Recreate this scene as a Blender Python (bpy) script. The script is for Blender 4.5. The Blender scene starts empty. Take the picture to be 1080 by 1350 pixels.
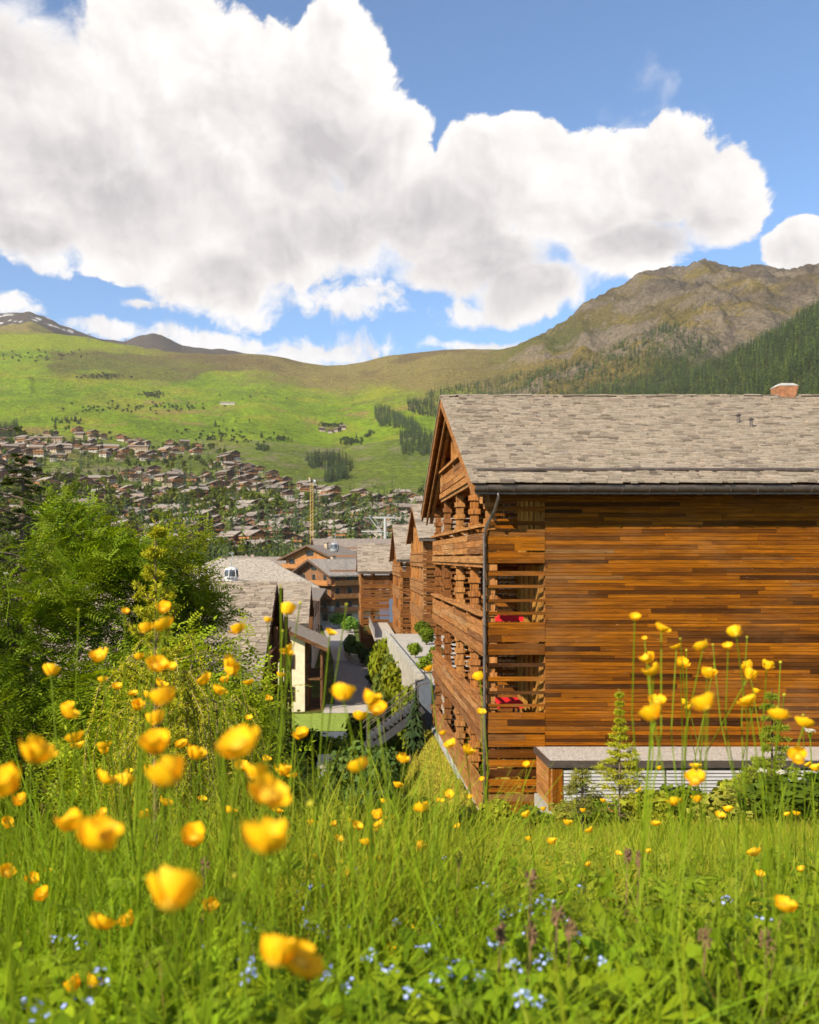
import bpy, math, random
import numpy as np
from mathutils import Vector, Matrix, Euler

random.seed(7)
RNG = np.random.default_rng(11)
sc = bpy.context.scene
COL = sc.collection

# ------------------------------------------------------------------ camera
F = 1180.0; PX0 = 455.0; PY0 = 735.0          # focal length and horizon as measured on the 1080x1350 photograph
cam_d = bpy.data.cameras.new('camera'); cam = bpy.data.objects.new('camera', cam_d); COL.objects.link(cam)
cam.location = (0, 0, 0); cam.rotation_euler = (math.radians(90), 0, 0)
cam_d.lens = F/1350*36; cam_d.sensor_width = 36; cam_d.sensor_fit = 'AUTO'
cam_d.shift_x = (540-PX0)/1350; cam_d.shift_y = (PY0-675)/1350
cam_d.clip_start = 0.05; cam_d.clip_end = 20000
cam_d.dof.use_dof = True; cam_d.dof.focus_distance = 7.0; cam_d.dof.aperture_fstop = 5.2
sc.camera = cam

def at(px, py, Y):
    return Vector(((px-PX0)/F*Y, Y, (PY0-py)/F*Y))

# ------------------------------------------------------------------ light
SUN = Vector((-0.60, -0.60, 0.57)).normalized()      # towards the sun
w = bpy.data.worlds.new('World'); sc.world = w; w.use_nodes = True
WN = w.node_tree.nodes; WL = w.node_tree.links
for n in list(WN): WN.remove(n)

def wmath(op, a, b=None, c=None, clamp=False):
    n = WN.new('ShaderNodeMath'); n.operation = op; n.use_clamp = clamp
    for i, v in enumerate((a, b, c)):
        if v is None: continue
        if isinstance(v, (int, float)): n.inputs[i].default_value = v
        else: WL.new(v, n.inputs[i])
    return n.outputs[0]

def wstep(v, lo, hi):
    n = WN.new('ShaderNodeMapRange'); n.interpolation_type = 'SMOOTHSTEP'
    WL.new(v, n.inputs[0]); n.inputs[1].default_value = lo; n.inputs[2].default_value = hi
    return n.outputs[0]

def wnoise(vec, scale, detail, rough, dist=0.0):
    n = WN.new('ShaderNodeTexNoise'); n.noise_dimensions = '3D'
    WL.new(vec, n.inputs['Vector']); n.inputs['Scale'].default_value = scale
    n.inputs['Detail'].default_value = detail; n.inputs['Roughness'].default_value = rough
    n.inputs['Distortion'].default_value = dist
    return n.outputs['Fac']

def wmix(fac, a, b):
    n = WN.new('ShaderNodeMix'); n.data_type = 'RGBA'
    if isinstance(fac, (int, float)): n.inputs[0].default_value = fac
    else: WL.new(fac, n.inputs[0])
    for i, v in ((6, a), (7, b)):
        if isinstance(v, tuple): n.inputs[i].default_value = (*v, 1)
        else: WL.new(v, n.inputs[i])
    return n.outputs[2]

sky = WN.new('ShaderNodeTexSky'); sky.sky_type = 'NISHITA'; sky.sun_disc = False
sky.sun_elevation = math.asin(SUN.z); sky.sun_rotation = math.atan2(SUN.x, SUN.y)
sky.altitude = 1500; sky.air_density = 1.0; sky.dust_density = 1.0; sky.ozone_density = 1.0
tc = WN.new('ShaderNodeTexCoord'); DIR = tc.outputs['Generated']
sep = WN.new('ShaderNodeSeparateXYZ'); WL.new(DIR, sep.inputs[0])
AZ = wmath('ARCTAN2', sep.outputs[0], sep.outputs[1]); EL = wmath('ARCSINE', sep.outputs[2])
warp = WN.new('ShaderNodeTexNoise'); WL.new(DIR, warp.inputs['Vector']); warp.inputs['Scale'].default_value = 9; warp.inputs['Detail'].default_value = 3
wsub = WN.new('ShaderNodeVectorMath'); wsub.operation = 'SUBTRACT'; WL.new(warp.outputs['Color'], wsub.inputs[0]); wsub.inputs[1].default_value = (.5, .5, .5)
wsc = WN.new('ShaderNodeVectorMath'); wsc.operation = 'SCALE'; WL.new(wsub.outputs[0], wsc.inputs[0]); wsc.inputs['Scale'].default_value = 0.07
wad = WN.new('ShaderNodeVectorMath'); wad.operation = 'ADD'; WL.new(DIR, wad.inputs[0]); WL.new(wsc.outputs[0], wad.inputs[1])
P = wad.outputs[0]
sw = WN.new('ShaderNodeSeparateXYZ'); WL.new(wsc.outputs[0], sw.inputs[0])
AZW = wmath('ADD', AZ, wmath('MULTIPLY', sw.outputs[0], 0.8)); ELW = wmath('ADD', EL, wmath('MULTIPLY', sw.outputs[2], 0.8))

def blob(px, py, rx, ry, soft=1.0):
    vx, vz = (px-PX0)/F, (PY0-py)/F
    az = math.atan(vx); el = math.atan(vz/math.hypot(1, vx)); k = F*(1+vx*vx)
    a = wmath('MULTIPLY', wmath('SUBTRACT', AZW, az), k/rx); e = wmath('MULTIPLY', wmath('SUBTRACT', ELW, el), F*1.03/ry)
    d = wmath('SQRT', wmath('ADD', wmath('MULTIPLY', a, a), wmath('MULTIPLY', e, e)))
    return wmath('SUBTRACT', 1.0, d)

def union(bl, k=0.25):
    u = blob(*bl[0])
    for b in bl[1:]: u = wmath('SMOOTH_MAX', u, blob(*b), k)
    return u
CLOUDS = [(50, 170, 190, 150), (210, 55, 120, 85), (270, 150, 150, 135), (455, 75, 62, 66), (420, 165, 125, 100), (515, 185, 55, 52), (330, 240, 190, 105), (165, 285, 165, 88), (290, 362, 120, 68), (40, 305, 100, 42), (450, 290, 135, 72), (560, 285, 115, 70),
          (650, 240, 90, 75), (692, 210, 66, 50), (760, 262, 130, 80), (490, 230, 85, 62), (610, 295, 85, 62), (350, 330, 90, 60), (870, 235, 92, 74), (950, 270, 70, 62), (640, 345, 115, 56), (700, 385, 92, 44), (820, 325, 110, 48),
          (1055, 328, 72, 34), (1110, 330, 60, 50), (-140, 150, 190, 150), (1350, 250, 160, 60)]
U = union(CLOUDS, 0.13)
n1 = wnoise(P, 9.0, 9, 0.50); n2 = wnoise(P, 25.0, 8, 0.56); n3 = wnoise(P, 60.0, 5, 0.6)
NZ = wmath('ADD', wmath('MULTIPLY', wmath('SUBTRACT', n1, 0.5), 0.95), wmath('MULTIPLY', wmath('SUBTRACT', n2, 0.5), 0.70))
NZ = wmath('ADD', NZ, wmath('MULTIPLY', wmath('SUBTRACT', n3, 0.5), 0.42))
# the rest of the sky carries the same kind of broken cumulus
gen = wnoise(DIR, 3.2, 6, 0.5)
GEN = wmath('SUBTRACT', wmath('MULTIPLY', gen, 3.0), 1.62)
front = wmath('MULTIPLY', wstep(wmath('ABSOLUTE', wmath('SUBTRACT', AZ, 0.05)), 0.62, 0.85), 1.0)
high = wstep(EL, 0.62, 0.85)
out = wmath('MAXIMUM', front, high)
GEN = wmath('SUBTRACT', GEN, wmath('MULTIPLY', wmath('SUBTRACT', 1.0, out), 2.0))
D0 = wmath('MAXIMUM', U, GEN)
DEN = wmath('ADD', wmath('MULTIPLY', D0, 1.3), NZ)
US = union([(470, 396, 105, 38), (622, 412, 62, 24), (20, 404, 60, 20), (130, 436, 80, 20), (270, 452, 150, 24), (430, 460, 140, 30), (640, 458, 120, 14), (60, 345, 70, 18), (170, 400, 40, 12)], 0.1)
SMALL = wmath('ADD', wmath('MULTIPLY', US, 1.15), wmath('ADD', wmath('MULTIPLY', wmath('SUBTRACT', n2, 0.5), 1.5), wmath('MULTIPLY', wmath('SUBTRACT', n3, 0.5), 1.3)))
GREY = union([(110, 240, 190, 75), (430, 215, 95, 60), (570, 310, 150, 60), (290, 375, 110, 45), (690, 365, 120, 55), (40, 60, 90, 60), (450, 310, 150, 45), (850, 315, 120, 35), (40, 320, 90, 30)], 0.3)
GM = wstep(wmath('ADD', GREY, wmath('MULTIPLY', wmath('SUBTRACT', n1, .5), 1.0)), -0.35, 0.65)
edge = wstep(DEN, 0.0, 0.2); WL.new(wmath('MULTIPLY_ADD', GM, 0.45, 0.15), edge.node.inputs[2])
wisp = wmath('MULTIPLY', wstep(wmath('ADD', wmath('MULTIPLY', blob(885, 95, 60, 55), 0.5), wmath('MULTIPLY', wmath('SUBTRACT', n2, .5), 1.6)), 0.2, 0.75), 0.35)
wisp2 = wmath('MULTIPLY', wstep(wmath('ADD', wmath('MULTIPLY', blob(850, 160, 90, 40), 0.6), wmath('MULTIPLY', wmath('SUBTRACT', n2, .5), 1.6)), 0.15, 0.8), 0.5)
small = wmath('MULTIPLY', wstep(SMALL, 0.18, 0.75), 0.92)
MASK = wmath('MAXIMUM', wmath('MAXIMUM', edge, small), wmath('MAXIMUM', wisp, wisp2))
# relief of the billows: the same noise sampled a little towards the sun
def offs(vec, v):
    n = WN.new('ShaderNodeVectorMath'); n.operation = 'ADD'; WL.new(vec, n.inputs[0]); n.inputs[1].default_value = v
    return n.outputs[0]
o1 = wnoise(offs(P, (0.016, 0, 0.022)), 9.0, 6, 0.5)
rel = wmath('SUBTRACT', n1, o1); o2 = wnoise(offs(P, (0.006, 0, 0.008)), 25.0, 6, 0.55)
depth = wstep(DEN, 0.15, 0.8)
lum = wmath('ADD', wmath('MULTIPLY', rel, 1.9), wmath('MULTIPLY', wmath('SUBTRACT', n2, o2), 1.0))
lum = wmath('ADD', lum, wmath('MULTIPLY', wmath('ADD', wmath('MULTIPLY', GM, -0.48), -0.26), depth))
lum = wmath('ADD', 0.93, lum, clamp=True)
ccol = wmix(lum, (2.65, 2.47, 2.52), (4.75, 4.55, 4.38))
skyc = WN.new('ShaderNodeMix'); skyc.data_type = 'RGBA'; skyc.blend_type = 'MULTIPLY'; skyc.inputs[0].default_value = 1
WL.new(sky.outputs[0], skyc.inputs[6]); skyc.inputs[7].default_value = (.62, .78, .90, 1)
res = wmix(MASK, skyc.outputs[2], ccol)
bg = WN.new('ShaderNodeBackground'); bg.inputs['Strength'].default_value = 0.125; WL.new(res, bg.inputs['Color'])
wo = WN.new('ShaderNodeOutputWorld'); WL.new(bg.outputs[0], wo.inputs['Surface'])

sun_d = bpy.data.lights.new('sun', 'SUN'); sun_d.energy = 4.2; sun_d.angle = math.radians(0.6); sun_d.color = (1.0, 0.87, 0.68)
sun = bpy.data.objects.new('sun', sun_d); COL.objects.link(sun); sun.location = (-60, -40, 80)
sun.rotation_euler = SUN.to_track_quat('Z', 'Y').to_euler()

sc.view_settings.view_transform = 'Standard'; sc.view_settings.look = 'None'
sc.view_settings.exposure = 0.95; sc.view_settings.gamma = 1.0; sc.view_settings.use_curve_mapping = False
sc.render.engine = 'CYCLES'
cy = sc.cycles
cy.use_denoising = True
try: cy.denoiser = 'OPENIMAGEDENOISE'
except Exception: pass
cy.max_bounces = 8; cy.diffuse_bounces = 5; cy.glossy_bounces = 2; cy.transmission_bounces = 4; cy.transparent_max_bounces = 6; cy.volume_bounces = 0
cy.caustics_reflective = False; cy.caustics_refractive = False
cy.use_adaptive_sampling = True; cy.adaptive_threshold = 0.02
cy.volume_step_rate = 10; cy.sample_clamp_indirect = 6

# ------------------------------------------------------------------ helpers
class MB:
    """collects faces; build() links them as ONE mesh object"""
    def __init__(s): s.v = []; s.f = []; s.m = []; s.t = []; s.cur = 0; s.tint = None
    def add(s, vs, fs, m=None, tint=None):
        b = len(s.v); s.v.extend([tuple(p) for p in vs])
        t = tint if tint is not None else (s.tint if s.tint is not None else (.5, .5, .5))
        s.t.extend([t]*len(vs))
        for f in fs: s.f.append(tuple(i+b for i in f)); s.m.append(s.cur if m is None else m)
    def box(s, a, b, m=None, tint=None):
        x0, y0, z0 = a; x1, y1, z1 = b
        s.add([(x0,y0,z0),(x1,y0,z0),(x1,y1,z0),(x0,y1,z0),(x0,y0,z1),(x1,y0,z1),(x1,y1,z1),(x0,y1,z1)],
              [(0,3,2,1),(4,5,6,7),(0,1,5,4),(1,2,6,5),(2,3,7,6),(3,0,4,7)], m, tint)
    def obox(s, c, size, rot, m=None, tint=None):
        R = rot if isinstance(rot, Matrix) else Euler(rot).to_matrix()
        hx, hy, hz = size[0]/2, size[1]/2, size[2]/2
        vs = [Vector(c)+R@Vector(p) for p in ((-hx,-hy,-hz),(hx,-hy,-hz),(hx,hy,-hz),(-hx,hy,-hz),(-hx,-hy,hz),(hx,-hy,hz),(hx,hy,hz),(-hx,hy,hz))]
        s.add(vs, [(0,3,2,1),(4,5,6,7),(0,1,5,4),(1,2,6,5),(2,3,7,6),(3,0,4,7)], m, tint)
    def bar(s, p, q, w, h=None, m=None, tint=None, up=(0,0,1)):
        p, q = Vector(p), Vector(q); d = q-p; L = d.length
        if L < 1e-6: return
        y = d/L; u = Vector(up)
        if abs(y.dot(u)) > .99: u = Vector((1,0,0))
        x = y.cross(u).normalized(); z = x.cross(y)
        s.obox((p+q)/2, (w, L, h or w), Matrix((x, y, z)).transposed(), m, tint)
    def tube(s, pts, rad, n=6, m=None, tint=None, cap=True):
        pts = [Vector(p) for p in pts]; k = len(pts)
        if not hasattr(rad, '__len__'): rad = [rad]*k
        vs = []; fs = []
        ref = Vector((0, 0, 1))
        for i, p in enumerate(pts):
            d = (pts[min(i+1, k-1)]-pts[max(i-1, 0)])
            d = d.normalized() if d.length > 1e-9 else Vector((0,0,1))
            r = ref if abs(d.dot(ref)) < .95 else Vector((1, 0, 0))
            x = d.cross(r).normalized(); y = d.cross(x)
            for j in range(n):
                a = 2*math.pi*j/n; vs.append(p+(x*math.cos(a)+y*math.sin(a))*rad[i])
        for i in range(k-1):
            for j in range(n):
                fs.append((i*n+j, i*n+(j+1) % n, (i+1)*n+(j+1) % n, (i+1)*n+j))
        if cap: fs.append(tuple(range(n-1, -1, -1))); fs.append(tuple((k-1)*n+j for j in range(n)))
        s.add(vs, fs, m, tint)
    def lathe(s, prof, c=(0,0,0), n=10, m=None, tint=None):
        vs = []; fs = []
        for r, z in prof:
            for j in range(n):
                a = 2*math.pi*j/n; vs.append((c[0]+r*math.cos(a), c[1]+r*math.sin(a), c[2]+z))
        for i in range(len(prof)-1):
            for j in range(n): fs.append((i*n+j, i*n+(j+1) % n, (i+1)*n+(j+1) % n, (i+1)*n+j))
        fs.append(tuple(range(n-1, -1, -1))); fs.append(tuple((len(prof)-1)*n+j for j in range(n)))
        s.add(vs, fs, m, tint)
    def prism(s, poly, axis, a, b, m=None, tint=None):
        """poly: 2D points, extruded along axis 'x' (poly is y,z) or 'y' (poly is x,z)"""
        n = len(poly); vs = []
        for t in (a, b):
            for (p, q) in poly: vs.append((t, p, q) if axis == 'x' else ((p, t, q) if axis == 'y' else (p, q, t)))
        fs = [tuple(range(n)), tuple(range(2*n-1, n-1, -1))]+[(i, i+n, (i+1) % n+n, (i+1) % n) for i in range(n)]
        s.add(vs, fs, m, tint)
    def build(s, name, mats, parent=None, root=None, smooth=False, fix=True, link=True):
        me = bpy.data.meshes.new(name); off = Vector((0,0,0))
        r = root or parent
        if r is not None: off = root_loc(r)
        me.from_pydata([(p[0]-off[0], p[1]-off[1], p[2]-off[2]) for p in s.v], [], s.f)
        mats = mats if isinstance(mats, (list, tuple)) else [mats]
        for mm in mats: me.materials.append(mm)
        me.polygons.foreach_set('material_index', s.m)
        at_ = me.attributes.new('tint', 'FLOAT_COLOR', 'POINT')
        at_.data.foreach_set('color', np.array([(*c, 1) for c in s.t], dtype=np.float32).ravel())
        if smooth: me.polygons.foreach_set('use_smooth', [True]*len(me.polygons))
        if fix:
            import bmesh
            bm = bmesh.new(); bm.from_mesh(me); bmesh.ops.recalc_face_normals(bm, faces=bm.faces); bm.to_mesh(me); bm.free()
        me.update()
        if not link: return me
        o = bpy.data.objects.new(name, me); COL.objects.link(o)
        if parent is not None: o.parent = parent
        return o

def root_loc(o):
    l = Vector(o.location)
    while o.parent is not None: o = o.parent; l += Vector(o.location)
    return l

def np_mesh(name, V, Fc, mats, tint=None, midx=None, smooth=False):
    """V (n,3); Fc (m,k) faces of one size, or a list of such arrays"""
    me = bpy.data.meshes.new(name)
    Fs = Fc if isinstance(Fc, list) else [Fc]
    me.vertices.add(len(V)); me.vertices.foreach_set('co', np.ascontiguousarray(V, dtype=np.float32).ravel())
    nl = sum(f.size for f in Fs); npol = sum(len(f) for f in Fs)
    me.loops.add(nl); me.polygons.add(npol)
    me.loops.foreach_set('vertex_index', np.concatenate([f.ravel() for f in Fs]).astype(np.int32))
    tot = np.concatenate([np.full(len(f), f.shape[1]) for f in Fs]); st = np.concatenate([[0], np.cumsum(tot)[:-1]])
    me.polygons.foreach_set('loop_start', st.astype(np.int32))
    if midx is not None: me.polygons.foreach_set('material_index', np.asarray(midx, dtype=np.int32))
    me.polygons.foreach_set('use_smooth', np.full(npol, smooth))
    for mm in (mats if isinstance(mats, (list, tuple)) else [mats]): me.materials.append(mm)
    if tint is not None:
        a = me.attributes.new('tint', 'FLOAT_COLOR', 'POINT')
        c = np.ones((len(V), 4), dtype=np.float32); c[:, :3] = tint; a.data.foreach_set('color', c.ravel())
    me.update(calc_edges=True)
    return me

def link(name, me, parent=None, loc=(0,0,0), rot=None, scale=None):
    o = bpy.data.objects.new(name, me); COL.objects.link(o); o.location = loc
    if rot is not None: o.rotation_euler = rot
    if scale is not None: o.scale = scale
    if parent is not None: o.parent = parent
    return o

def tag(o, label=None, cat=None, group=None, kind=None):
    if label: o['label'] = label
    if cat: o['category'] = cat
    if group: o['group'] = group
    if kind: o['kind'] = kind
    return o

def thing(name, label, cat, loc=(0,0,0), group=None, rotz=0):
    o = bpy.data.objects.new(name, None); COL.objects.link(o); o.location = loc; o.rotation_euler = (0, 0, rotz)
    o.empty_display_size = .2
    return tag(o, label, cat, group)

def copy_tree(o, loc=None, rotz=None, scale=None, parent=None):
    c = o.copy(); COL.objects.link(c)
    if parent is not None: c.parent = parent
    if loc is not None: c.location = loc
    if rotz is not None: c.rotation_euler = (0, 0, rotz)
    if scale is not None: c.scale = (scale,)*3 if not hasattr(scale, '__len__') else scale
    for ch in list(o.children): copy_tree(ch, parent=c)
    return c

# numpy noise
def _h(ix, iy, seed):
    n = (ix.astype(np.int64)*374761393 + iy.astype(np.int64)*668265263 + seed*1442695041) & 0x7fffffff
    n = ((n ^ (n >> 13))*1274126177) & 0x7fffffff
    return ((n ^ (n >> 16)) & 0xffff)/65535.0
def vnoise(x, y, seed=0):
    x = np.asarray(x, float); y = np.asarray(y, float)
    ix = np.floor(x); iy = np.floor(y); fx = x-ix; fy = y-iy
    fx = fx*fx*fx*(fx*(fx*6-15)+10); fy = fy*fy*fy*(fy*(fy*6-15)+10)
    a = _h(ix, iy, seed); b = _h(ix+1, iy, seed); c = _h(ix, iy+1, seed); d = _h(ix+1, iy+1, seed)
    return (a*(1-fx)+b*fx)*(1-fy)+(c*(1-fx)+d*fx)*fy
def fbm(x, y, o=5, seed=0, g=.5):
    s = 0; a = 1; t = 0
    for i in range(o):
        s = s+a*(vnoise(x, y, seed+i*17)-.5); t += a; a *= g; x = x*2.03+7.1; y = y*2.03-3.7
    return s/t*2
def ridged(x, y, o=5, seed=0, g=.5):
    s = 0; a = 1; t = 0
    for i in range(o):
        s = s+a*(1-np.abs(2*vnoise(x, y, seed+i*13)-1)); t += a; a *= g; x = x*2.07+3.3; y = y*2.07+9.2
    return s/t
def sstep(a, b, x):
    t = np.clip((np.asarray(x, float)-a)/(b-a), 0, 1); return t*t*(3-2*t)

# ------------------------------------------------------------------ materials
class NT:
    def __init__(s, name):
        s.mat = bpy.data.materials.new(name); s.mat.use_nodes = True; s.N = s.mat.node_tree.nodes; s.L = s.mat.node_tree.links
        s.b = s.N['Principled BSDF']; s.out = s.N['Material Output']
    def node(s, t, **k):
        n = s.N.new(t)
        for a, v in k.items(): setattr(n, a, v)
        return n
    def set(s, sock, v):
        if isinstance(v, (int, float)): sock.default_value = v
        elif isinstance(v, tuple): sock.default_value = (*v, 1) if len(v) == 3 and sock.type == 'RGBA' else v
        else: s.L.new(v, sock)
    def mix(s, f, a, b, blend='MIX'):
        n = s.node('ShaderNodeMix', data_type='RGBA', blend_type=blend); s.set(n.inputs[0], f); s.set(n.inputs[6], a); s.set(n.inputs[7], b); return n.outputs[2]
    def math(s, op, a, b=None, c=None, clamp=False):
        n = s.node('ShaderNodeMath', operation=op, use_clamp=clamp)
        for i, v in enumerate((a, b, c)):
            if v is not None: s.set(n.inputs[i], v)
        return n.outputs[0]
    def noise(s, vec, scale, detail=4, rough=.55, dist=0):
        n = s.node('ShaderNodeTexNoise'); 
        if vec is not None: s.L.new(vec, n.inputs['Vector'])
        n.inputs['Scale'].default_value = scale; n.inputs['Detail'].default_value = detail; n.inputs['Roughness'].default_value = rough; n.inputs['Distortion'].default_value = dist
        return n.outputs['Fac']
    def pos(s, sx=1, sy=1, sz=1):
        g = s.node('ShaderNodeNewGeometry'); m = s.node('ShaderNodeMapping'); s.L.new(g.outputs['Position'], m.inputs[0]); m.inputs['Scale'].default_value = (sx, sy, sz); return m.outputs[0]
    def objc(s, sx=1, sy=1, sz=1):
        g = s.node('ShaderNodeTexCoord'); m = s.node('ShaderNodeMapping'); s.L.new(g.outputs['Object'], m.inputs[0]); m.inputs['Scale'].default_value = (sx, sy, sz); return m.outputs[0]
    def step(s, v, a, b, lo=0.0, hi=1.0):
        n = s.node('ShaderNodeMapRange', interpolation_type='SMOOTHSTEP'); s.L.new(v, n.inputs[0])
        n.inputs[1].default_value = a; n.inputs[2].default_value = b; n.inputs[3].default_value = lo; n.inputs[4].default_value = hi; return n.outputs[0]
    def ramp(s, v, stops):
        n = s.node('ShaderNodeValToRGB'); s.set(n.inputs[0], v); e = n.color_ramp.elements
        while len(e) < len(stops): e.new(.5)
        for i, (p, c) in enumerate(stops): e[i].position = p; e[i].color = (*c, 1)
        return n.outputs[0]
    def bump(s, h, strength=.3, dist=.02):
        n = s.node('ShaderNodeBump'); s.L.new(h, n.inputs['Height']); n.inputs['Strength'].default_value = strength; n.inputs['Distance'].default_value = dist
        s.L.new(n.outputs[0], s.b.inputs['Normal'])
    def attr(s, name='tint'):
        n = s.node('ShaderNodeAttribute', attribute_name=name); return n.outputs['Color']
    def objrand(s):
        return s.node('ShaderNodeObjectInfo').outputs['Random']
    def base(s, c, rough=.8, spec=.25):
        s.set(s.b.inputs['Base Color'], c); s.b.inputs['Roughness'].default_value = rough; s.b.inputs['Specular IOR Level'].default_value = spec
        return s.mat

def plain(name, c, rough=.7, var=.25, scale=6, metal=0.0, spec=.3, bump=0):
    t = NT(name); v = t.noise(t.pos(), scale, 5)
    col = t.mix(t.step(v, .3, .7), tuple(x*(1-var) for x in c), tuple(min(1, x*(1+var)) for x in c))
    t.base(col, rough, spec); t.b.inputs['Metallic'].default_value = metal
    if bump: t.bump(v, bump, .02)
    return t.mat

WOOD_STOPS = [(0.0, (.045,.017,.005)), (.12, (.11,.037,.005)), (.30, (.24,.077,.006)), (.55, (.35,.110,.005)), (.80, (.43,.145,.006)), (.96, (.26,.085,.006)), (1.0, (.30,.155,.055))]
def wood(name, axis='x', src='object', stops=WOOD_STOPS, grain=1.0, grey=.0, bright=1.0):
    t = NT(name)
    if src == 'object': r = t.objrand()
    elif src == 'attr':
        sp = t.node('ShaderNodeSeparateColor'); t.L.new(t.attr(), sp.inputs[0]); r = sp.outputs[0]
    else: r = t.noise(t.pos(*((.12, 1, 4.5) if axis == 'x' else ((1, .12, 4.5) if axis == 'y' else (4.5, 4.5, .15)))), 1.0, 0)
    st = [(p, tuple(min(1, x*bright) for x in c)) for p, c in stops]
    col = t.ramp(r, st)
    sc_ = {'x': (.55, 14, 22), 'y': (14, .55, 22), 'z': (18, 18, .6)}[axis]
    p = t.pos(*sc_); g = t.noise(p, 1.6, 7, .62, .6); k = t.noise(t.pos(*{'x': (.9, 3, 5), 'y': (3, .9, 5), 'z': (4, 4, .8)}[axis]), 1.3, 4)
    col = t.mix(t.step(g, .35, .75), t.mix(.55, col, (0, 0, 0), 'MIX'), col)
    fl = t.noise(t.pos(*{'x': (.35, 40, 60), 'y': (40, .35, 60), 'z': (50, 50, .4)}[axis]), 1.0, 3, .7); col = t.mix(t.step(fl, .52, .66, 0, .6), col, (.035, .013, .005))
    pf = t.noise(t.pos(*{'x': (5, 22, 26), 'y': (22, 5, 26), 'z': (22, 22, 5)}[axis]), 1.0, 2); col = t.mix(t.step(pf, .70, .75, 0, .55), col, (.45, .27, .12))
    kn = t.noise(t.pos(*{'x': (3, 12, 14), 'y': (12, 3, 14), 'z': (12, 12, 3)}[axis]), 1.0, 2); col = t.mix(t.step(kn, .70, .76, 0, .7), col, (.03, .011, .004))
    wt = t.noise(t.pos(.35, .35, .5), 1.0, 5, .6); col = t.mix(t.step(wt, .45, .75, 0, .45), col, (.20, .105, .045))
    col = t.mix(t.math('MULTIPLY', t.step(k, .46, .72), .55), col, (.06, .020, .006))
    if grey: col = t.mix(t.math('MULTIPLY', t.step(g, .4, .7), grey), col, (.36, .26, .17))
    t.base(col, .85, .06); t.bump(g, .45*grain, .014)
    return t.mat

SLATE_STOPS = [(0, (.15,.122,.096)), (.14, (.25,.205,.16)), (.45, (.32,.265,.205)), (.8, (.375,.31,.24)), (1, (.30,.26,.21))]
def slate(name, src='object', bright=1.0, sc_=(1, 1, 1)):
    t = NT(name)
    if src == 'object': r = t.objrand()
    elif src == 'attr':
        sp = t.node('ShaderNodeSeparateColor'); t.L.new(t.attr(), sp.inputs[0]); r = sp.outputs[0]
    else: r = t.noise(t.pos(*sc_), 1.0, 1)
    col = t.ramp(r, [(p, tuple(min(1, x*bright) for x in c)) for p, c in SLATE_STOPS])
    n = t.noise(t.pos(), 9, 6, .6); n2 = t.noise(t.pos(), 1.1, 4)
    col = t.mix(t.step(n, .3, .7, 0, .55), col, t.mix(.5, col, (.06, .05, .04)))
    col = t.mix(t.step(n2, .5, .75, 0, .55), col, (.22, .18, .13))
    ms = t.noise(t.pos(.8, .8, 1.6), 1.7, 6, .65); col = t.mix(t.step(ms, .58, .72, 0, .6), col, (.16, .14, .085))
    t.base(col, .85, .1); t.bump(n, .5, .02)
    return t.mat

def leafy(name, src='tint', col=None, trans=.35, rough=.55, var=.3):
    t = NT(name)
    c = t.attr() if src == 'tint' else None
    if c is None:
        r = t.objrand(); c = t.mix(r, tuple(x*(1-var) for x in col), tuple(x*(1+var) for x in col))
    elif col is not None:
        r = t.objrand(); c = t.mix(1.0, c, t.mix(r, tuple(x*(1-var) for x in col), tuple(x*(1+var) for x in col)), 'MULTIPLY')
    t.base(c, rough, .09)
    tr = t.node('ShaderNodeBsdfTranslucent'); t.set(tr.inputs[0], t.mix(1.0, c, (1.05, 1.0, .25), 'MULTIPLY'))
    m = t.node('ShaderNodeMixShader'); m.inputs[0].default_value = trans
    t.L.new(t.b.outputs[0], m.inputs[1]); t.L.new(tr.outputs[0], m.inputs[2]); t.L.new(m.outputs[0], t.out.inputs[0])
    return t.mat
# ================================================================== terrain
SKY_PX = np.array([-900,-400,-100,0,60,110,165,220,300,340,375,400,430,455,480,510,530,585,620,660,680,700,715,740,752,765,775,790,805,820,835,850,862,875,895,905,915,930,945,960,975,990,1005,1025,1045,1060,1080,1300,1700,2600], float)
SKY_E = np.array([280,310,300,299,298,293,281,272,266,268,263,257,253,254,258,266,268,274,275,274,279,289,295,310,317,333,339,345,355,358,371,380,378,384,384,383,389,394,389,384,383,386,387,382,380,386,388,360,300,240], float)
YR_PX = np.array([-900, 430, 600, 750, 930, 1700], float); YR_V = np.array([3000, 3100, 2900, 2650, 2500, 2400], float)
T_ = np.array([-.2, 0, .074, .185, .296, .444, .63, .85, 1.0, 1.25, 2.0])
S_L = np.array([-.1, 0, .25, .43, .565, .667, .80, .93, 1.0, .93, .6])
S_R = np.array([-.1, 0, .2, .36, .47, .60, .75, .92, 1.0, .9, .5])
FAR_PX = np.array([-900,-300, 0, 40, 70, 100, 140, 165, 185, 200, 215, 240, 270, 300, 350, 420, 600, 2600], float)
FAR_E = np.array([300, 310, 320, 324, 314, 300, 289, 284, 291, 294, 291, 280, 275, 271, 264, 240, 150, 100], float)

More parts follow.
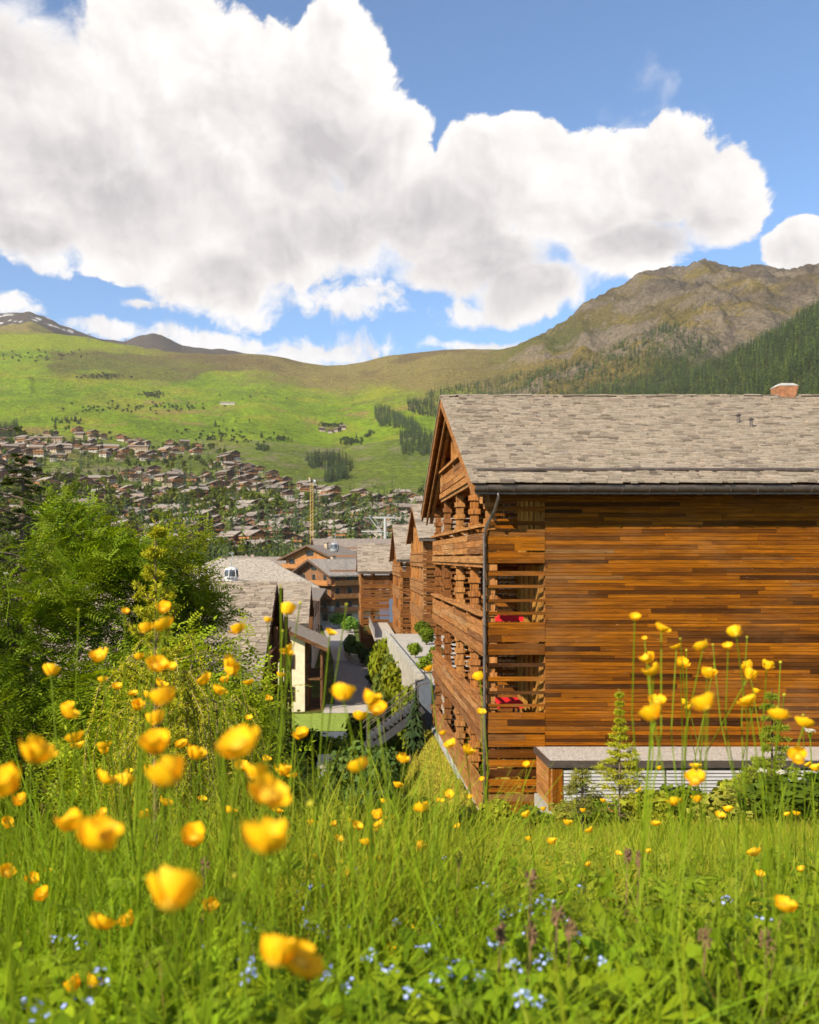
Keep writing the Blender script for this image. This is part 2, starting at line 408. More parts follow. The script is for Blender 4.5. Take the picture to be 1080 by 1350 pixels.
def near_h(X, Y):
    Y = np.asarray(Y, float); X = np.asarray(X, float)
    a = np.interp(Y, [-10, 0, 1.3, 2, 3, 5, 8, 14, 20, 26, 27.5], [-.5, -.8, -.95, -1.15, -1.4, -1.92, -2.7, -4.35, -6.0, -7.6, -8.0])-0.10*np.maximum(0, -X-.4)*sstep(1.5, 5, Y)          # flowery slope below the camera, steeper to the left
    a = a+.22*fbm(X*.35, Y*.35, 3, 5)*sstep(2.5, 7, Y)*sstep(27, 24, Y)
    strip = -8.55-0.012*(Y-29)                                           # grass terrace along the gable front
    right = np.where(Y < 27.5, a, strip)
    right = np.where(Y < 27.5, np.maximum(a, -8.6), strip)
    left = np.interp(Y, [-10, 0, 1.3, 2, 3, 5, 12, 20, 30, 40, 50, 62, 85, 130, 300], [-.5, -.8, -.95, -1.16, -1.45, -2.2, -5.0, -7.6, -10.0, -11.8, -12.7, -13.1, -13.9, -14.2, -14.2])
    left = left-0.03*np.maximum(0, -X-2)*sstep(3, 15, Y)
    edge = np.interp(Y, [0, 10, 20, 29, 46, 60, 90, 140], [-3, -1.0, 0.6, 1.9, 3.4, 5.2, 6.5, 8.0])
    wd = np.interp(Y, [0, 10, 29, 46, 140], [2.5, 3.0, 3.0, 2.2, 3.0])
    k = sstep(0, 1, (X-edge+wd*.5)/wd)
    right = np.where(Y > 50, np.interp(Y, [50, 92, 114, 135, 150, 300], [-8.8, -8.9, -11.0, -13.0, -13.9, -14.2]), right)
    return left*(1-k)+right*k

def far_e(px, Y):
    es = np.interp(px, SKY_PX, SKY_E); yr = np.interp(px, YR_PX, YR_V)
    t = (Y-300)/(yr-300)
    kl = sstep(560, 860, px)
    s = np.interp(t, T_, S_L)*(1-kl)+np.interp(t, T_, S_R)*kl
    return -60+(es+60)*s

CORR = None
def terrain_h(X, Y):
    X = np.asarray(X, float); Y = np.asarray(Y, float)
    Yc = np.maximum(Y, 40.0); px = PX0+F*X/Yc
    e = 0
    for dp, wgt in ((-14, .25), (0, .5), (14, .25)):                     # soften the table
        for k, wk in ((.96, .3), (1.0, .4), (1.04, .3)):
            e = e+wgt*wk*far_e(px+dp, Yc*k)
    far = e/F*Yc
    rockk = sstep(600, 760, px)*sstep(600, 1100, Yc)
    far = far+rockk*(ridged(X/330, Yc/520, 6, 3, .55)-.55)*120*sstep(900, 2000, Yc)+rockk*(ridged(X/80, Yc/120, 5, 9, .6)-.5)*46*sstep(1300, 2000, Yc)
    far = far+(1-rockk)*sstep(500, 1500, Yc)*(fbm(X/330, Yc/330, 5, 21)*16+ridged(X/160, Yc/300, 4, 31)*9*sstep(1500, 2600, Yc))
    if CORR is not None: far = far+np.interp(px, CORR[0], CORR[1])/F*Yc*sstep(1100, 2300, Yc)*sstep(300, 420, px)
    # spur with forest on the right
    es = np.interp(px, [600, 740, 860, 950, 1080, 1400, 2000], [120, 190, 218, 258, 338, 420, 420])
    spur = es/F*1350-np.abs(Yc-1350)*.42+fbm(X/130, Yc/130, 4, 41)*12
    far = np.where(px > 600, np.maximum(far, spur), far)
    fe = np.interp(px, FAR_PX, FAR_E)/F*4300-np.abs(Yc-4300)*.35+fbm(X/180, Yc/180, 4, 51)*26
    far = np.maximum(far, np.where(px < 500, fe, -1e5))
    k = sstep(230, 420, Y)
    return near_h(X, Y)*(1-k)+far*k



_p = np.arange(250, 1500, 5.0); _y = np.linspace(1900, 3400, 150); _pp, _yy = np.meshgrid(_p, _y)
_e = (terrain_h((_pp-PX0)/F*_yy, _yy)/_yy*F).max(0); _c = np.interp(_p, SKY_PX, SKY_E)-_e
CORR = (_p, np.convolve(np.pad(_c, 1, 'edge'), [.25, .5, .25], 'valid'))
rows = np.concatenate([np.linspace(-8, 12, 70, endpoint=False), np.geomspace(12, 60, 90, endpoint=False), np.geomspace(60, 330, 90, endpoint=False), np.geomspace(330, 1500, 150, endpoint=False), np.geomspace(1500, 3400, 270, endpoint=False), np.geomspace(3400, 5200, 45)])
tcol = np.concatenate([np.linspace(-2.2, -.55, 40, endpoint=False), np.linspace(-.55, .75, 430, endpoint=False), np.linspace(.75, 2.4, 40)])
YY, TT = np.meshgrid(rows, tcol, indexing='ij'); XX = TT*(YY+12*(YY < 60)+12*np.clip((120-YY)/60, 0, 1)*(YY >= 60))
ZZ = terrain_h(XX, YY)
nr, nc = YY.shape
idx = np.arange(nr*nc).reshape(nr, nc)
FQ = np.stack([idx[:-1, :-1], idx[:-1, 1:], idx[1:, 1:], idx[1:, :-1]], -1).reshape(-1, 4)
from bisect import bisect_right
_rows = [float(v) for v in rows]; _tc = [float(v) for v in tcol]; _Z = ZZ.tolist()
def gz(x, y):
    i = min(max(bisect_right(_rows, y)-1, 0), nr-2); v = (y-_rows[i])/(_rows[i+1]-_rows[i])
    def row(k):
        Yk = _rows[k]; t = x/(Yk+12*(Yk < 60)+(12*min(max((120-Yk)/60, 0), 1) if Yk >= 60 else 0))
        j = min(max(bisect_right(_tc, t)-1, 0), nc-2); u = (t-_tc[j])/(_tc[j+1]-_tc[j]); return _Z[k][j]*(1-u)+_Z[k][j+1]*u
    return row(i)*(1-v)+row(i+1)*v
def gza(X, Y): return np.array([gz(float(a), float(b)) for a, b in zip(X, Y)])
def _hs(ix, iy, seed):
    n = (ix*374761393+iy*668265263+seed*1442695041) & 0x7fffffff
    n = ((n ^ (n >> 13))*1274126177) & 0x7fffffff
    return ((n ^ (n >> 16)) & 0xffff)/65535.0
def sfbm(x, y, o=3, seed=0):
    s = 0; a = 1; t = 0
    for i in range(o):
        ix = math.floor(x); iy = math.floor(y); fx = x-ix; fy = y-iy; fx = fx*fx*(3-2*fx); fy = fy*fy*(3-2*fy); k = seed+i*17
        s += a*((_hs(ix, iy, k)*(1-fx)+_hs(ix+1, iy, k)*fx)*(1-fy)+(_hs(ix, iy+1, k)*(1-fx)+_hs(ix+1, iy+1, k)*fx)*fy-.5); t += a; a *= .5; x = x*2.03+7.1; y = y*2.03-3.7
    return s/t*2
# land cover (what grows there), by place on the hill
PXg = PX0+F*XX/np.maximum(YY, 40); PYg = PY0-F*ZZ/np.maximum(YY, 40)
def lerp(a, b, k): return a*(1-k[..., None])+np.array(b)*k[..., None]
nA = fbm(XX/90, YY/90, 5, 61); nB = fbm(XX/260, YY/260, 4, 71); nC = fbm(XX/25, YY/40, 4, 81)
cov = np.zeros(YY.shape+(3,))+np.array((.185, .275, .012))
cov = lerp(cov, (.25, .275, .024), sstep(.05, .55, nA+.3*nB))
cov = lerp(cov, (.13, .205, .012), sstep(.05, .5, -nA+.5*nC))
cov = lerp(cov, (.15, .175, .02), sstep(.25, .5, fbm(XX/16, YY/45, 4, 85))*.6)
cov = lerp(cov, (.21, .185, .05), sstep(.93, .985, ridged(XX/150, YY/420, 2, 87))*.5)
heath = np.interp(PXg, [-300, 0, 100, 200, 300, 380, 430, 560, 650, 700, 1100], [446, 446, 452, 470, 490, 505, 512, 518, 530, 560, 620])
cov = lerp(cov, (.215, .175, .055), sstep(16, -16, PYg-heath+nA*26)*sstep(1000, 1600, YY))
cov = lerp(cov, (.13, .088, .045), np.clip(sstep(.0, .4, nB+.4*nA)*sstep(0, -25, PYg-heath), 0, 1)*.7)
br = sstep(1.0, .7, np.hypot((PXg-215)/190, (PYg-478)/16)+.5*nA)+sstep(1.0, .7, np.hypot((PXg-150)/120, (PYg-496)/7)+.6*nA)
cov = lerp(cov, (.12, .085, .04), np.clip(br, 0, 1)*.6)
gtop = sstep(1.0, .75, np.hypot((PXg-60)/230, (PYg-450)/11)+.3*nA); cov = lerp(cov, (.23, .285, .012), gtop*.9)
tan = sstep(.25, .5, fbm(XX/70, YY/110, 4, 93))*sstep(490, 520, PYg)*sstep(640, 600, PYg)*(PXg < 620); cov = lerp(cov, (.27, .20, .07), tan*.75)
# mountain on the right: heath, rock, scree
mt = sstep(560, 740, PXg)*(YY > 700)
slope = np.abs(np.gradient(ZZ, axis=0)/np.maximum(np.gradient(YY, axis=0), .01))
gol = lerp(np.zeros(cov.shape)+np.array((.115, .092, .03)), (.175, .135, .042), sstep(-.2, .5, nA+nB))
gol = lerp(gol, (.075, .085, .016), sstep(-.1, .5, -nB+.5*nC)*sstep(400, 470, PYg))
rock = sstep(.05, .35, fbm(XX/110, ZZ/60, 5, 103)+.25*sstep(470, 380, PYg)+.35*(slope-.55))
gol = lerp(gol, (.165, .135, .105), rock*.9)
scree = sstep(.93, 1.0, ridged(XX/210, ZZ/420, 3, 107)); gully_shade = sstep(.55, .75, ridged(XX/60, ZZ/45, 4, 119))*sstep(430, 380, PYg); gol = lerp(gol, (.055, .043, .034), gully_shade*.6)  # pale scree mask; shadow of the upper gullies painted dark into the ground colour
gol = lerp(gol, (.36, .30, .22), scree*.5)
cov = cov*(1-mt[..., None])+gol*mt[..., None]
# far dark stony ridge with old snow
fr = (YY > 3700)*(PXg < 520); cov = lerp(cov, (.085, .07, .06), fr*1.0)
snow = fr*sstep(.33, .42, fbm(XX/70, ZZ/22, 4, 111))*sstep(150, 60, PXg); cov = lerp(cov, (.8, .8, .82), snow)
# forest floor on the spur
ff = sstep(620, 760, PXg)*sstep(1750, 1500, YY)*(YY > 500); cov = lerp(cov, (.04, .05, .017), ff*.9)
# village slope: gardens and gravel
vil = sstep(560, 590, PYg+nB*10)*(YY > 250)*(YY < 1500); cov = lerp(cov, (.11, .13, .035), vil*.6)
cov = lerp(cov, (.24, .20, .15), vil*sstep(.15, .4, nC+.3*nA)*.5)
# near ground
nr_ = sstep(60, 45, YY); cov = lerp(cov, (.085, .11, .010), nr_)
st = sstep(1.2, 2.6, XX-np.interp(YY, [0, 10, 20, 29, 46, 60], [-3, -1, .6, 1.4, 2.4, 4.0]))*sstep(25, 30, YY)*sstep(50, 46, YY); cov = lerp(cov, (.46, .40, .055), st)
tn = (sstep(60, 75, YY)*sstep(300, 240, YY)); cov = lerp(cov, (.13, .15, .04), tn*.8)
t = NT('meadow_and_mountain')
c = t.attr(); n1_ = t.noise(t.pos(), .12, 8, .62); n2_ = t.noise(t.pos(), 2.3, 6, .6)
c = t.mix(t.step(n1_, .3, .7), t.mix(1.0, c, (.55, .57, .55), 'MULTIPLY'), t.mix(1.0, c, (1.32, 1.28, 1.2), 'MULTIPLY'))
c = t.mix(t.step(n2_, .3, .7), t.mix(1.0, c, (.7, .7, .7), 'MULTIPLY'), t.mix(1.0, c, (1.2, 1.2, 1.2), 'MULTIPLY'))
n3_ = t.noise(t.pos(1, 1, 1), .035, 9, .65); c = t.mix(t.step(n3_, .35, .65, 0, .45), c, t.mix(1.0, c, (.72, .70, .68), 'MULTIPLY'))
t.base(c, .95, .05); t.bump(n1_, .9, 9.0)
M_TERR = t.mat
me = np_mesh('hillside_meadow', np.stack([XX, YY, ZZ], -1).reshape(-1, 3), FQ, M_TERR, cov.reshape(-1, 3), smooth=True)
terr = link('hillside_meadow', me); tag(terr, kind='structure')
# ================================================================== main timber building
W_X = wood('wall_wood', 'x'); W_XA = wood('wall_wood_batch', 'x', 'attr')
PALE = [(0, (.26,.09,.020)), (.15, (.42,.155,.034)), (.5, (.58,.225,.052)), (.8, (.64,.285,.075)), (1, (.56,.30,.13))]
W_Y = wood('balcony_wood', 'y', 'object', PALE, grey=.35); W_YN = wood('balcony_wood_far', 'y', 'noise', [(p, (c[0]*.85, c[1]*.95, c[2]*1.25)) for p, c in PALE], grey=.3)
W_Z = wood('post_wood', 'z', 'object', PALE, grey=.2)
W_YIN = wood('recess_wood', 'y', 'noise', WOOD_STOPS, bright=1.2)
W_GOLD = wood('door_wood', 'z', 'object', [(0, (.55,.27,.045)), (1, (.64,.34,.07))])
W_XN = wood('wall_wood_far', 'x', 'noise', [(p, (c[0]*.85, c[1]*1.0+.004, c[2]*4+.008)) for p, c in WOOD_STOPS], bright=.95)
W_TRIM = wood('trim_wood', 'x', 'noise', PALE)
SL = slate('roof_slate'); SLA = slate('roof_slate_batch', 'attr')
SLN = slate('roof_slate_far', 'noise', 1.0, (1.2, 1.2, 7))
METAL = plain('gutter_metal', (.13, .105, .09), .45, .2, 5, .6, .4)
PIPE = plain('pipe_metal', (.20, .17, .15), .4, .2, 5, .7, .4)
CONC = plain('concrete', (.34, .33, .31), .85, .2, 3, bump=.3)
GLASS = NT('window_glass'); GLASS.base((.025, .026, .028), .25, .2); GLASS = GLASS.mat
RED = plain('red_cloth', (.62, .012, .02), .8, .12, 20)
GRAVEL = NT('gravel'); _v = GRAVEL.node('ShaderNodeTexVoronoi'); GRAVEL.L.new(GRAVEL.pos(), _v.inputs[0]); _v.inputs['Scale'].default_value = 26
GRAVEL.base(GRAVEL.ramp(_v.outputs['Color'], [(0, (.22, .19, .16)), (.5, (.42, .38, .33)), (1, (.6, .56, .5))]), .9, .2); GRAVEL.bump(_v.outputs['Distance'], .6, .03); GRAVEL = GRAVEL.mat
LOUV = plain('louvre_metal', (.42, .41, .40), .5, .08, 3, .3, .4)
CLAY = plain('clay', (.33, .15, .075), .8, .25, 8)

UNIT = {}
def unit_mesh(key, mat, kind='box'):
    if key not in UNIT:
        b = MB()
        if kind == 'box': b.box((-.5, -.5, -.5), (.5, .5, .5))
        UNIT[key] = b.build(key, mat, link=False)
    return UNIT[key]
def piece(name, key, mat, root, c, size, rot=None, parent=None):
    me = unit_mesh(key, mat)
    o = link(name, me, parent or root, Vector(c)-root_loc(parent or root), rot, size)
    return o

X0, YF, YB = 4.54, 29.0, 45.6
EAVE, RIDGE, YR = 2.32, 6.68, 37.3
SL_A = math.atan2(RIDGE-EAVE, YR-28.0)
XW = 24.0
MAIN = thing('timber_apartment_building', 'tall honey brown timber building with slate gable roof, largest and nearest', 'building', (X0, YF, -8.8))
def under(y):  # underside of the roof at depth y
    return EAVE-.30+(RIDGE-EAVE)*(1-abs(y-YR)/9.3)

def boards(root, name, key, mat, x0, x1, z0, z1, y, row=(.095, .165), ln=(1.2, 5.6), t=.05, seed=1, hole=None):
    r = random.Random(seed); z = z0
    while z < z1-.03:
        h = min(r.uniform(*row), z1-z)
        if z1-z-h < .06: h = z1-z
        x = x0-r.uniform(0, 1.5)
        while x < x1:
            l = r.uniform(*ln); a, b = max(x, x0), min(x+l, x1)
            if b-a > .04:
                pr = r.choice([0, 0, .004, .008, .014])
                piece(name, key, mat, root, ((a+b)/2, y-pr-t/2, z+h/2), (b-a-.008, t, h-.012))
            x += l
        z += h
# front wall: boards one by one in front of a dark batten wall
b = MB(); b.box((6.47, YF+.03, -8.9), (XW, YF+.2, EAVE-.05)); b.build('wall', W_TRIM, MAIN)
boards(MAIN, 'plank', 'plank', W_X, 6.47, 16.2, -6.3, 2.20, YF, seed=3)
# end screen of the balconies: solid bands and spaced slats
def zpx(y): return (735-y)/40.69
solid = [(648, 661), (698, 726), (728, 742.5), (820, 846), (848.5, 863), (939, 966), (968, 984), (1047, 1110)]
for k, (a, c) in enumerate(solid):
    n = max(1, round((c-a)/8.5)); r = random.Random(k)
    for i in range(n):
        za = zpx(a+(c-a)*i/n); zb = zpx(a+(c-a)*(i+1)/n)
        xs = [4.60, 6.465] if r.random() < .5 else [4.60, r.uniform(5.0, 6.0), 6.465]
        for q in range(len(xs)-1):
            piece('screen_plank', 'plank', W_X, MAIN, ((xs[q]+xs[q+1])/2, YF-.03-r.choice([0, .01]), (za+zb)/2), (xs[q+1]-xs[q]-.006, .06, za-zb-.008))
for a, c in [(668, 674), (687, 692.5), (753, 759), (771, 775), (790, 793.5), (806.5, 810.5), (874, 879), (892, 897.5), (911, 915), (928, 931.5), (988, 998.5), (1001.5, 1010.5), (1014, 1023), (1027, 1035.5), (1038.5, 1044)]:
    piece('screen_slat', 'plank', W_X, MAIN, (5.53, YF-.03, zpx((a+c)/2)), (1.87, .055, (c-a)/40.69))
# balcony floors, recess wall, partitions, doors
LV = [4.0, 1.09, -1.81, -4.72, -7.62]
b = MB()
for R_ in LV[:]:
    f = R_-1.05
    ya, yb = (YF+.05, YB-.05) if R_ < 3 else (32.2, 42.4)
    b.box((X0+.25, ya, f-.2), (6.44, yb, f))
b.build('balcony_floor', W_TRIM, MAIN)
b = MB()
b.prism([(YF+.22, -8.9), (YB-.2, -8.9), (YB-.2, under(YB)), (YR, under(YR)-.05), (YF+.22, under(YF))], 'x', 6.5, 6.7)
b.build('recess_wall', W_YIN, MAIN)
for R_ in LV[1:]:
    f = R_-1.05
    pn = MB(); pn.box((6.43, YF+.25, f+.02), (6.49, YF+4.1, f+2.6)); pn = pn.build('recess_panel', W_GOLD, MAIN)
    for yy_ in (29.35, 30.35, 31.2, 32.1, 32.9):
        vb = MB(); vb.box((6.36, yy_-.06, f+.02), (6.428, yy_+.06, f+2.6)); vb.build('batten', W_GOLD, pn)
    for k in range(1, 4):
        ya = YF+.4+k*4.15
        fr = MB(); fr.box((6.42, ya+.1, f+.02), (6.495, ya+3.9, f+2.35)); d = fr.build('balcony_door', W_GOLD, MAIN)
        for j in range(3):
            g = MB(); g.box((6.405, ya+.3+j*1.25, f+.2), (6.419, ya+1.25+j*1.25, f+2.2)); g.build('pane', GLASS, d)
    for k in range(1, 4):
        yp = YF+k*4.15; r = random.Random(k+int(R_*10)); z = f+.05
        while z < f+2.5:
            h = r.uniform(.14, .22); piece('partition_slat', 'plank', W_X, MAIN, (5.6, yp, z+h/2), (1.6, .05, h-.06)); z += h+.05
# gable front: posts built of stacked timber, rails, parapets
PY = [29.17, 32.75, 36.9, 41.35, 45.35]
for i, y in enumerate(PY):
    top = under(y)-.02; z = -8.7; b = MB(); k = 0; r = random.Random(i)
    b.box((X0+.06, y-.12, z), (X0+.32, y+.12, top))
    while z < top-.3:
        d = .055 if k % 2 else .0
        b.box((X0+.05-d, y-.13-d, z+.03), (X0+.33+d, y+.13+d, z+.22)); z += .25; k += 1
    b.build('post', W_Z, MAIN)
for y in (34.9, 39.1):
    b = MB(); b.box((X0+.1, y-.1, 3.05), (X0+.3, y+.1, under(y)-.02)); b.build('post', W_Z, MAIN)
b = MB()                                                                  # slender verticals and louvres behind the posts
r = random.Random(5)
for R_ in LV[1:]:
    for k in range(4):
        ya, yb = PY[k]+.2, PY[k+1]-.2
        z = R_+.12
        while z < R_+1.58:
            if r.random() < .55: b.box((X0+.42, ya, z), (X0+.47, ya+(yb-ya)*r.choice([.45, .6, 1]), z+.11))
            z += .2
b.build('louvre_slats', W_YN, MAIN)['kind'] = 'stuff'
for li, R_ in enumerate(LV):
    ya, yb = (YF-.02, YB+.02) if R_ < 3 else (32.6, 42.0)
    if li == 4: continue
    piece('rail_cap', 'rail', W_Y, MAIN, (X0-.02, (ya+yb)/2, R_-.05), (.30, yb-ya, .10))
    segs = [ya]+[p for p in PY[1:-1] if ya < p < yb]+[yb]
    for q in range(len(segs)-1):
        for j in range(3):
            h = .235; zc = R_-.27-j*h-h/2
            piece('parapet_plank', 'rail', W_Y, MAIN, (X0-.05, (segs[q]+segs[q+1])/2, zc), (.05, segs[q+1]-segs[q]-.01, h-.014))
        piece('rail_block', 'rail', W_Y, MAIN, (X0-.02, segs[q]+.12, R_-.18), (.12, .16, .16))
    piece('floor_beam', 'rail', W_Y, MAIN, (X0-.03, (ya+yb)/2, R_-1.16), (.16, yb-ya, .24))
    piece('floor_beam', 'rail', W_Y, MAIN, (X0+.02, (ya+yb)/2, R_-1.36), (.12, yb-ya, .12))
b = MB(); b.box((X0-.02, YF-.03, -9.6), (X0+.5, YB, -8.3)); b.box((X0-.15, YF-.4, -9.9), (X0+.3, YB, -8.62)); b.build('plinth', CONC, MAIN)
piece('rail_cap', 'rail', W_Y, MAIN, (X0-.05, 37.3, -7.55), (.30, 16.6, .12))
for j in range(3): piece('parapet_plank', 'rail', W_Y, MAIN, (X0-.06, 37.3, -7.8-j*.24), (.05, 16.6, .22))
# roof: deck, barge boards, rafters, slates, gutter
VX = 3.98
def rz(y): return EAVE+(RIDGE-EAVE)*(1-abs(y-YR)/9.3)
b = MB()
for (ya, yb) in ((28.0, YR), (46.6, YR)):
    b.prism([(ya, rz(ya)-.10), (ya, rz(ya)-.26), (yb, rz(yb)-.26), (yb, rz(yb)-.10)], 'x', VX+.1, XW)
b.build('roof', W_YIN, MAIN)
for (ya, yb) in ((27.95, YR), (46.65, YR)):
    b = MB(); b.prism([(ya, rz(ya)-.07), (ya, rz(ya)-.40), (yb, rz(yb)-.42), (yb, rz(yb)-.07)], 'x', VX+.0, VX+.09); b.build('barge_board', W_Y, MAIN)
    b = MB(); b.prism([(ya+.0, rz(ya)-.42), (ya+.0, rz(ya)-.62), (yb, rz(yb)-.64), (yb, rz(yb)-.44)], 'x', VX+.24, VX+.32); b.build('barge_board', W_Y, MAIN)
    for k, xx in enumerate((VX+.42,)):
        b = MB(); b.prism([(ya+.25*(1 if ya < YR else -1), rz(ya)-.28), (ya+.25*(1 if ya < YR else -1), rz(ya)-.55), (yb, rz(yb)-.55), (yb, rz(yb)-.28)], 'x', xx, xx+.16); b.build('verge_rafter', W_Y, MAIN)
x = 5.2
while x < 17:
    b = MB(); b.prism([(28.15, rz(28.15)-.27), (28.15, rz(28.15)-.43), (29.0, rz(29)-.48), (29.0, rz(29)-.27)], 'x', x, x+.16); b.build('rafter', W_TRIM, MAIN); x += .84
# slates laid course by course on the near slope
def slates(root, xa, xb, y_eave, z_eave, y_ridge, z_ridge, expo, wr, seed, singles, mats=(SL, SLA), far=False, edge_x=None):
    r = random.Random(seed); dy, dz = y_ridge-y_eave, z_ridge-z_eave; L = math.hypot(dy, dz); ang = math.atan2(dz, dy)
    u = Vector((0, dy/L, dz/L)); nrm = Vector((0, -dz/L, dy/L)) if dy > 0 else Vector((0, -dz/L*-1, abs(dy)/L))
    if dy < 0: nrm = Vector((0, dz/L, -dy/L))
    s = 0.0; cnt = 0; mb = MB(); row = 0
    while s < L-.02:
        x = xa-r.uniform(0, .3)
        e = expo*r.uniform(.85, 1.15)
        while x < xb:
            wdt = r.uniform(*wr); a = max(x, xa); bb = min(x+wdt, xb)
            if bb-a > .05:
                th = r.uniform(.03, .10); ln = min(e*1.9, L-s+.12); js = r.uniform(-.045, .03)
                c = Vector(((a+bb)/2, y_eave, z_eave))+u*(s+ln/2+js)+nrm*(th/2+.008+r.uniform(0, .022))
                pitch = ang-math.asin(min(.5, (.05)/ln)) if dy > 0 else ang
                rot = (pitch+r.uniform(-.02, .02), r.uniform(-.02, .02), r.uniform(-.015, .015))
                if cnt < singles:
                    piece('slate', 'slate', mats[0], root, c, (bb-a-.012, ln, th), rot)
                else:
                    mb.obox(c, (bb-a-.012, ln, th), rot, tint=(r.random(),)*3)
                cnt += 1
            x += wdt
        s += e; row += 1
    if mb.v: mb.build('slate_courses', mats[1], root)['kind'] = 'stuff'
slates(MAIN, VX-.04, 20.5, 27.93, EAVE-.02, YR+.02, RIDGE, .14, (.16, .5), 4, 300)
b = MB(); r = random.Random(8)
for yy in (46.6,):
    b.prism([(46.7, EAVE-.1), (46.7, EAVE-.03), (YR, RIDGE+.02), (YR, RIDGE-.05)], 'x', VX-.04, XW)
b.build('rear_slope', SLN, MAIN)
x = VX
b = MB()
while x < 20.5:
    l = r.uniform(.5, 1.0); b.obox((x+l/2, YR-.02, RIDGE+.06), (l-.02, .42, .05), (r.uniform(-.06, .12), r.uniform(-.03, .03), 0), tint=(r.random(),)*3); x += l
b.build('ridge_slates', SLA, MAIN)['kind'] = 'stuff'
# snow guard log near the eave
b = MB(); b.tube([(4.25+i*1.3, 28.75, rz(28.75)+.16+random.uniform(-.015, .015)) for i in range(14)], .062, 7); sg = b.build('snow_guard', METAL, MAIN)
for i in range(16):
    b = MB(); b.bar((4.5+i, 28.72, rz(28.75)+.02), (4.5+i, 28.72, rz(28.75)+.2), .03, .05); b.build('bracket', METAL, MAIN)
# gutter, half round, with brackets
b = MB(); prof = [(27.86+.13*math.cos(a), EAVE-.13+.14*math.sin(a)) for a in np.linspace(math.pi, 2*math.pi, 9)]
prof2 = [(27.86+.115*math.cos(a), EAVE-.13+.125*math.sin(a)) for a in np.linspace(2*math.pi, math.pi, 9)]
b.prism(prof+prof2, 'x', 4.03, XW); gut = b.build('gutter', METAL, MAIN)
b = MB(); b.box((4.05, 27.98, EAVE-.34), (XW, 28.03, EAVE-.05)); b.build('fascia', METAL, MAIN)
for i in range(18):
    b = MB(); a_ = 4.4+i*.84; pr = [(27.86+.15*math.cos(a), EAVE-.13+.16*math.sin(a)) for a in np.linspace(math.pi, 2*math.pi, 7)]+[(27.86+.13*math.cos(a), EAVE-.13+.142*math.sin(a)) for a in np.linspace(2*math.pi, math.pi, 7)]
    b.prism(pr, 'x', a_, a_+.035); b.build('gutter_bracket', PIPE, MAIN)
b = MB(); b.tube([(4.78, 27.87, EAVE-.25), (4.78, 27.9, EAVE-.45), (4.74, 28.3, .95+.55), (4.55, 28.85, 1.0), (4.5, 28.88, .7), (4.5, 28.88, -2), (4.5, 28.88, -6), (4.5, 28.88, -9.0)], .052, 8); b.build('downpipe', PIPE, MAIN, smooth=True)
for z in (.4, -2.2, -4.8, -7.2):
    b = MB(); b.lathe([(.066, -.03), (.066, .03)], (4.5, 28.88, z), 10); b.build('pipe_clip', METAL, MAIN)
# chimney and vents
b = MB(); xc = 18.3
b.add([(xc-.30, YR-.3, 6.55), (xc+.30, YR-.3, 6.55), (xc+.30, YR+.3, 6.55), (xc-.30, YR+.3, 6.55), (xc-.40, YR-.4, 7.08), (xc+.40, YR-.4, 7.08), (xc+.40, YR+.4, 7.08), (xc-.40, YR+.4, 7.08)],
      [(0, 1, 5, 4), (1, 2, 6, 5), (2, 3, 7, 6), (3, 0, 4, 7), (0, 3, 2, 1), (4, 5, 6, 7)]); ch = b.build('chimney', CLAY, MAIN)
b = MB(); b.add([(xc-.42, YR-.42, 7.085), (xc+.42, YR-.42, 7.085), (xc+.42, YR+.42, 7.085), (xc-.42, YR+.42, 7.085), (xc-.25, YR-.25, 7.22), (xc+.25, YR-.25, 7.22), (xc+.25, YR+.25, 7.22), (xc-.25, YR+.25, 7.22)],
      [(0, 1, 5, 4), (1, 2, 6, 5), (2, 3, 7, 6), (3, 0, 4, 7), (0, 3, 2, 1), (4, 5, 6, 7)]); b.build('cap', CONC, ch)
b = MB(); b.lathe([(.36, 0), (.34, .1), (.2, .26), (.05, .3)], (17.55, YR+.5, 6.5), 12); b.build('roof_cowl', CONC, MAIN)
for (px, py) in ((973.5, 558), (990.5, 565)):
    Y = 28+9.3*((645-py)/124); p = at(px, py, Y+1.0)
    yy = 33.6 if px < 980 else 33.1; z = rz(yy); xx = (px-PX0)/F*yy
    b = MB(); b.tube([(xx, yy, z-.1), (xx, yy, z+.36)], .055, 8); v = b.build('vent_pipe', METAL, MAIN)
    b = MB(); b.lathe([(.10, 0), (.11, .03), (.03, .09)], (xx, yy, z+.37), 9); b.build('vent_cap', METAL, v)
# red-topped tables on the balconies
for f, lab in ((-2.86, 'red topped table behind the slats of the upper balcony screen'), (-5.77, 'red topped table behind the slats of the lower balcony screen')):
    t_ = thing('balcony_table', lab, 'table', (5.45, 30.6, f), 'red tables on the balconies')
    b = MB(); b.box((4.92, 30.0, f+.72), (5.98, 31.2, f+.90)); b.build('tablecloth', RED, t_)
    for sx in (5.05, 5.85):
        for sy in (30.15, 31.05):
            b = MB(); b.box((sx-.03, sy-.03, f+.004), (sx+.03, sy+.03, f+.715)); b.build('leg', METAL, t_)
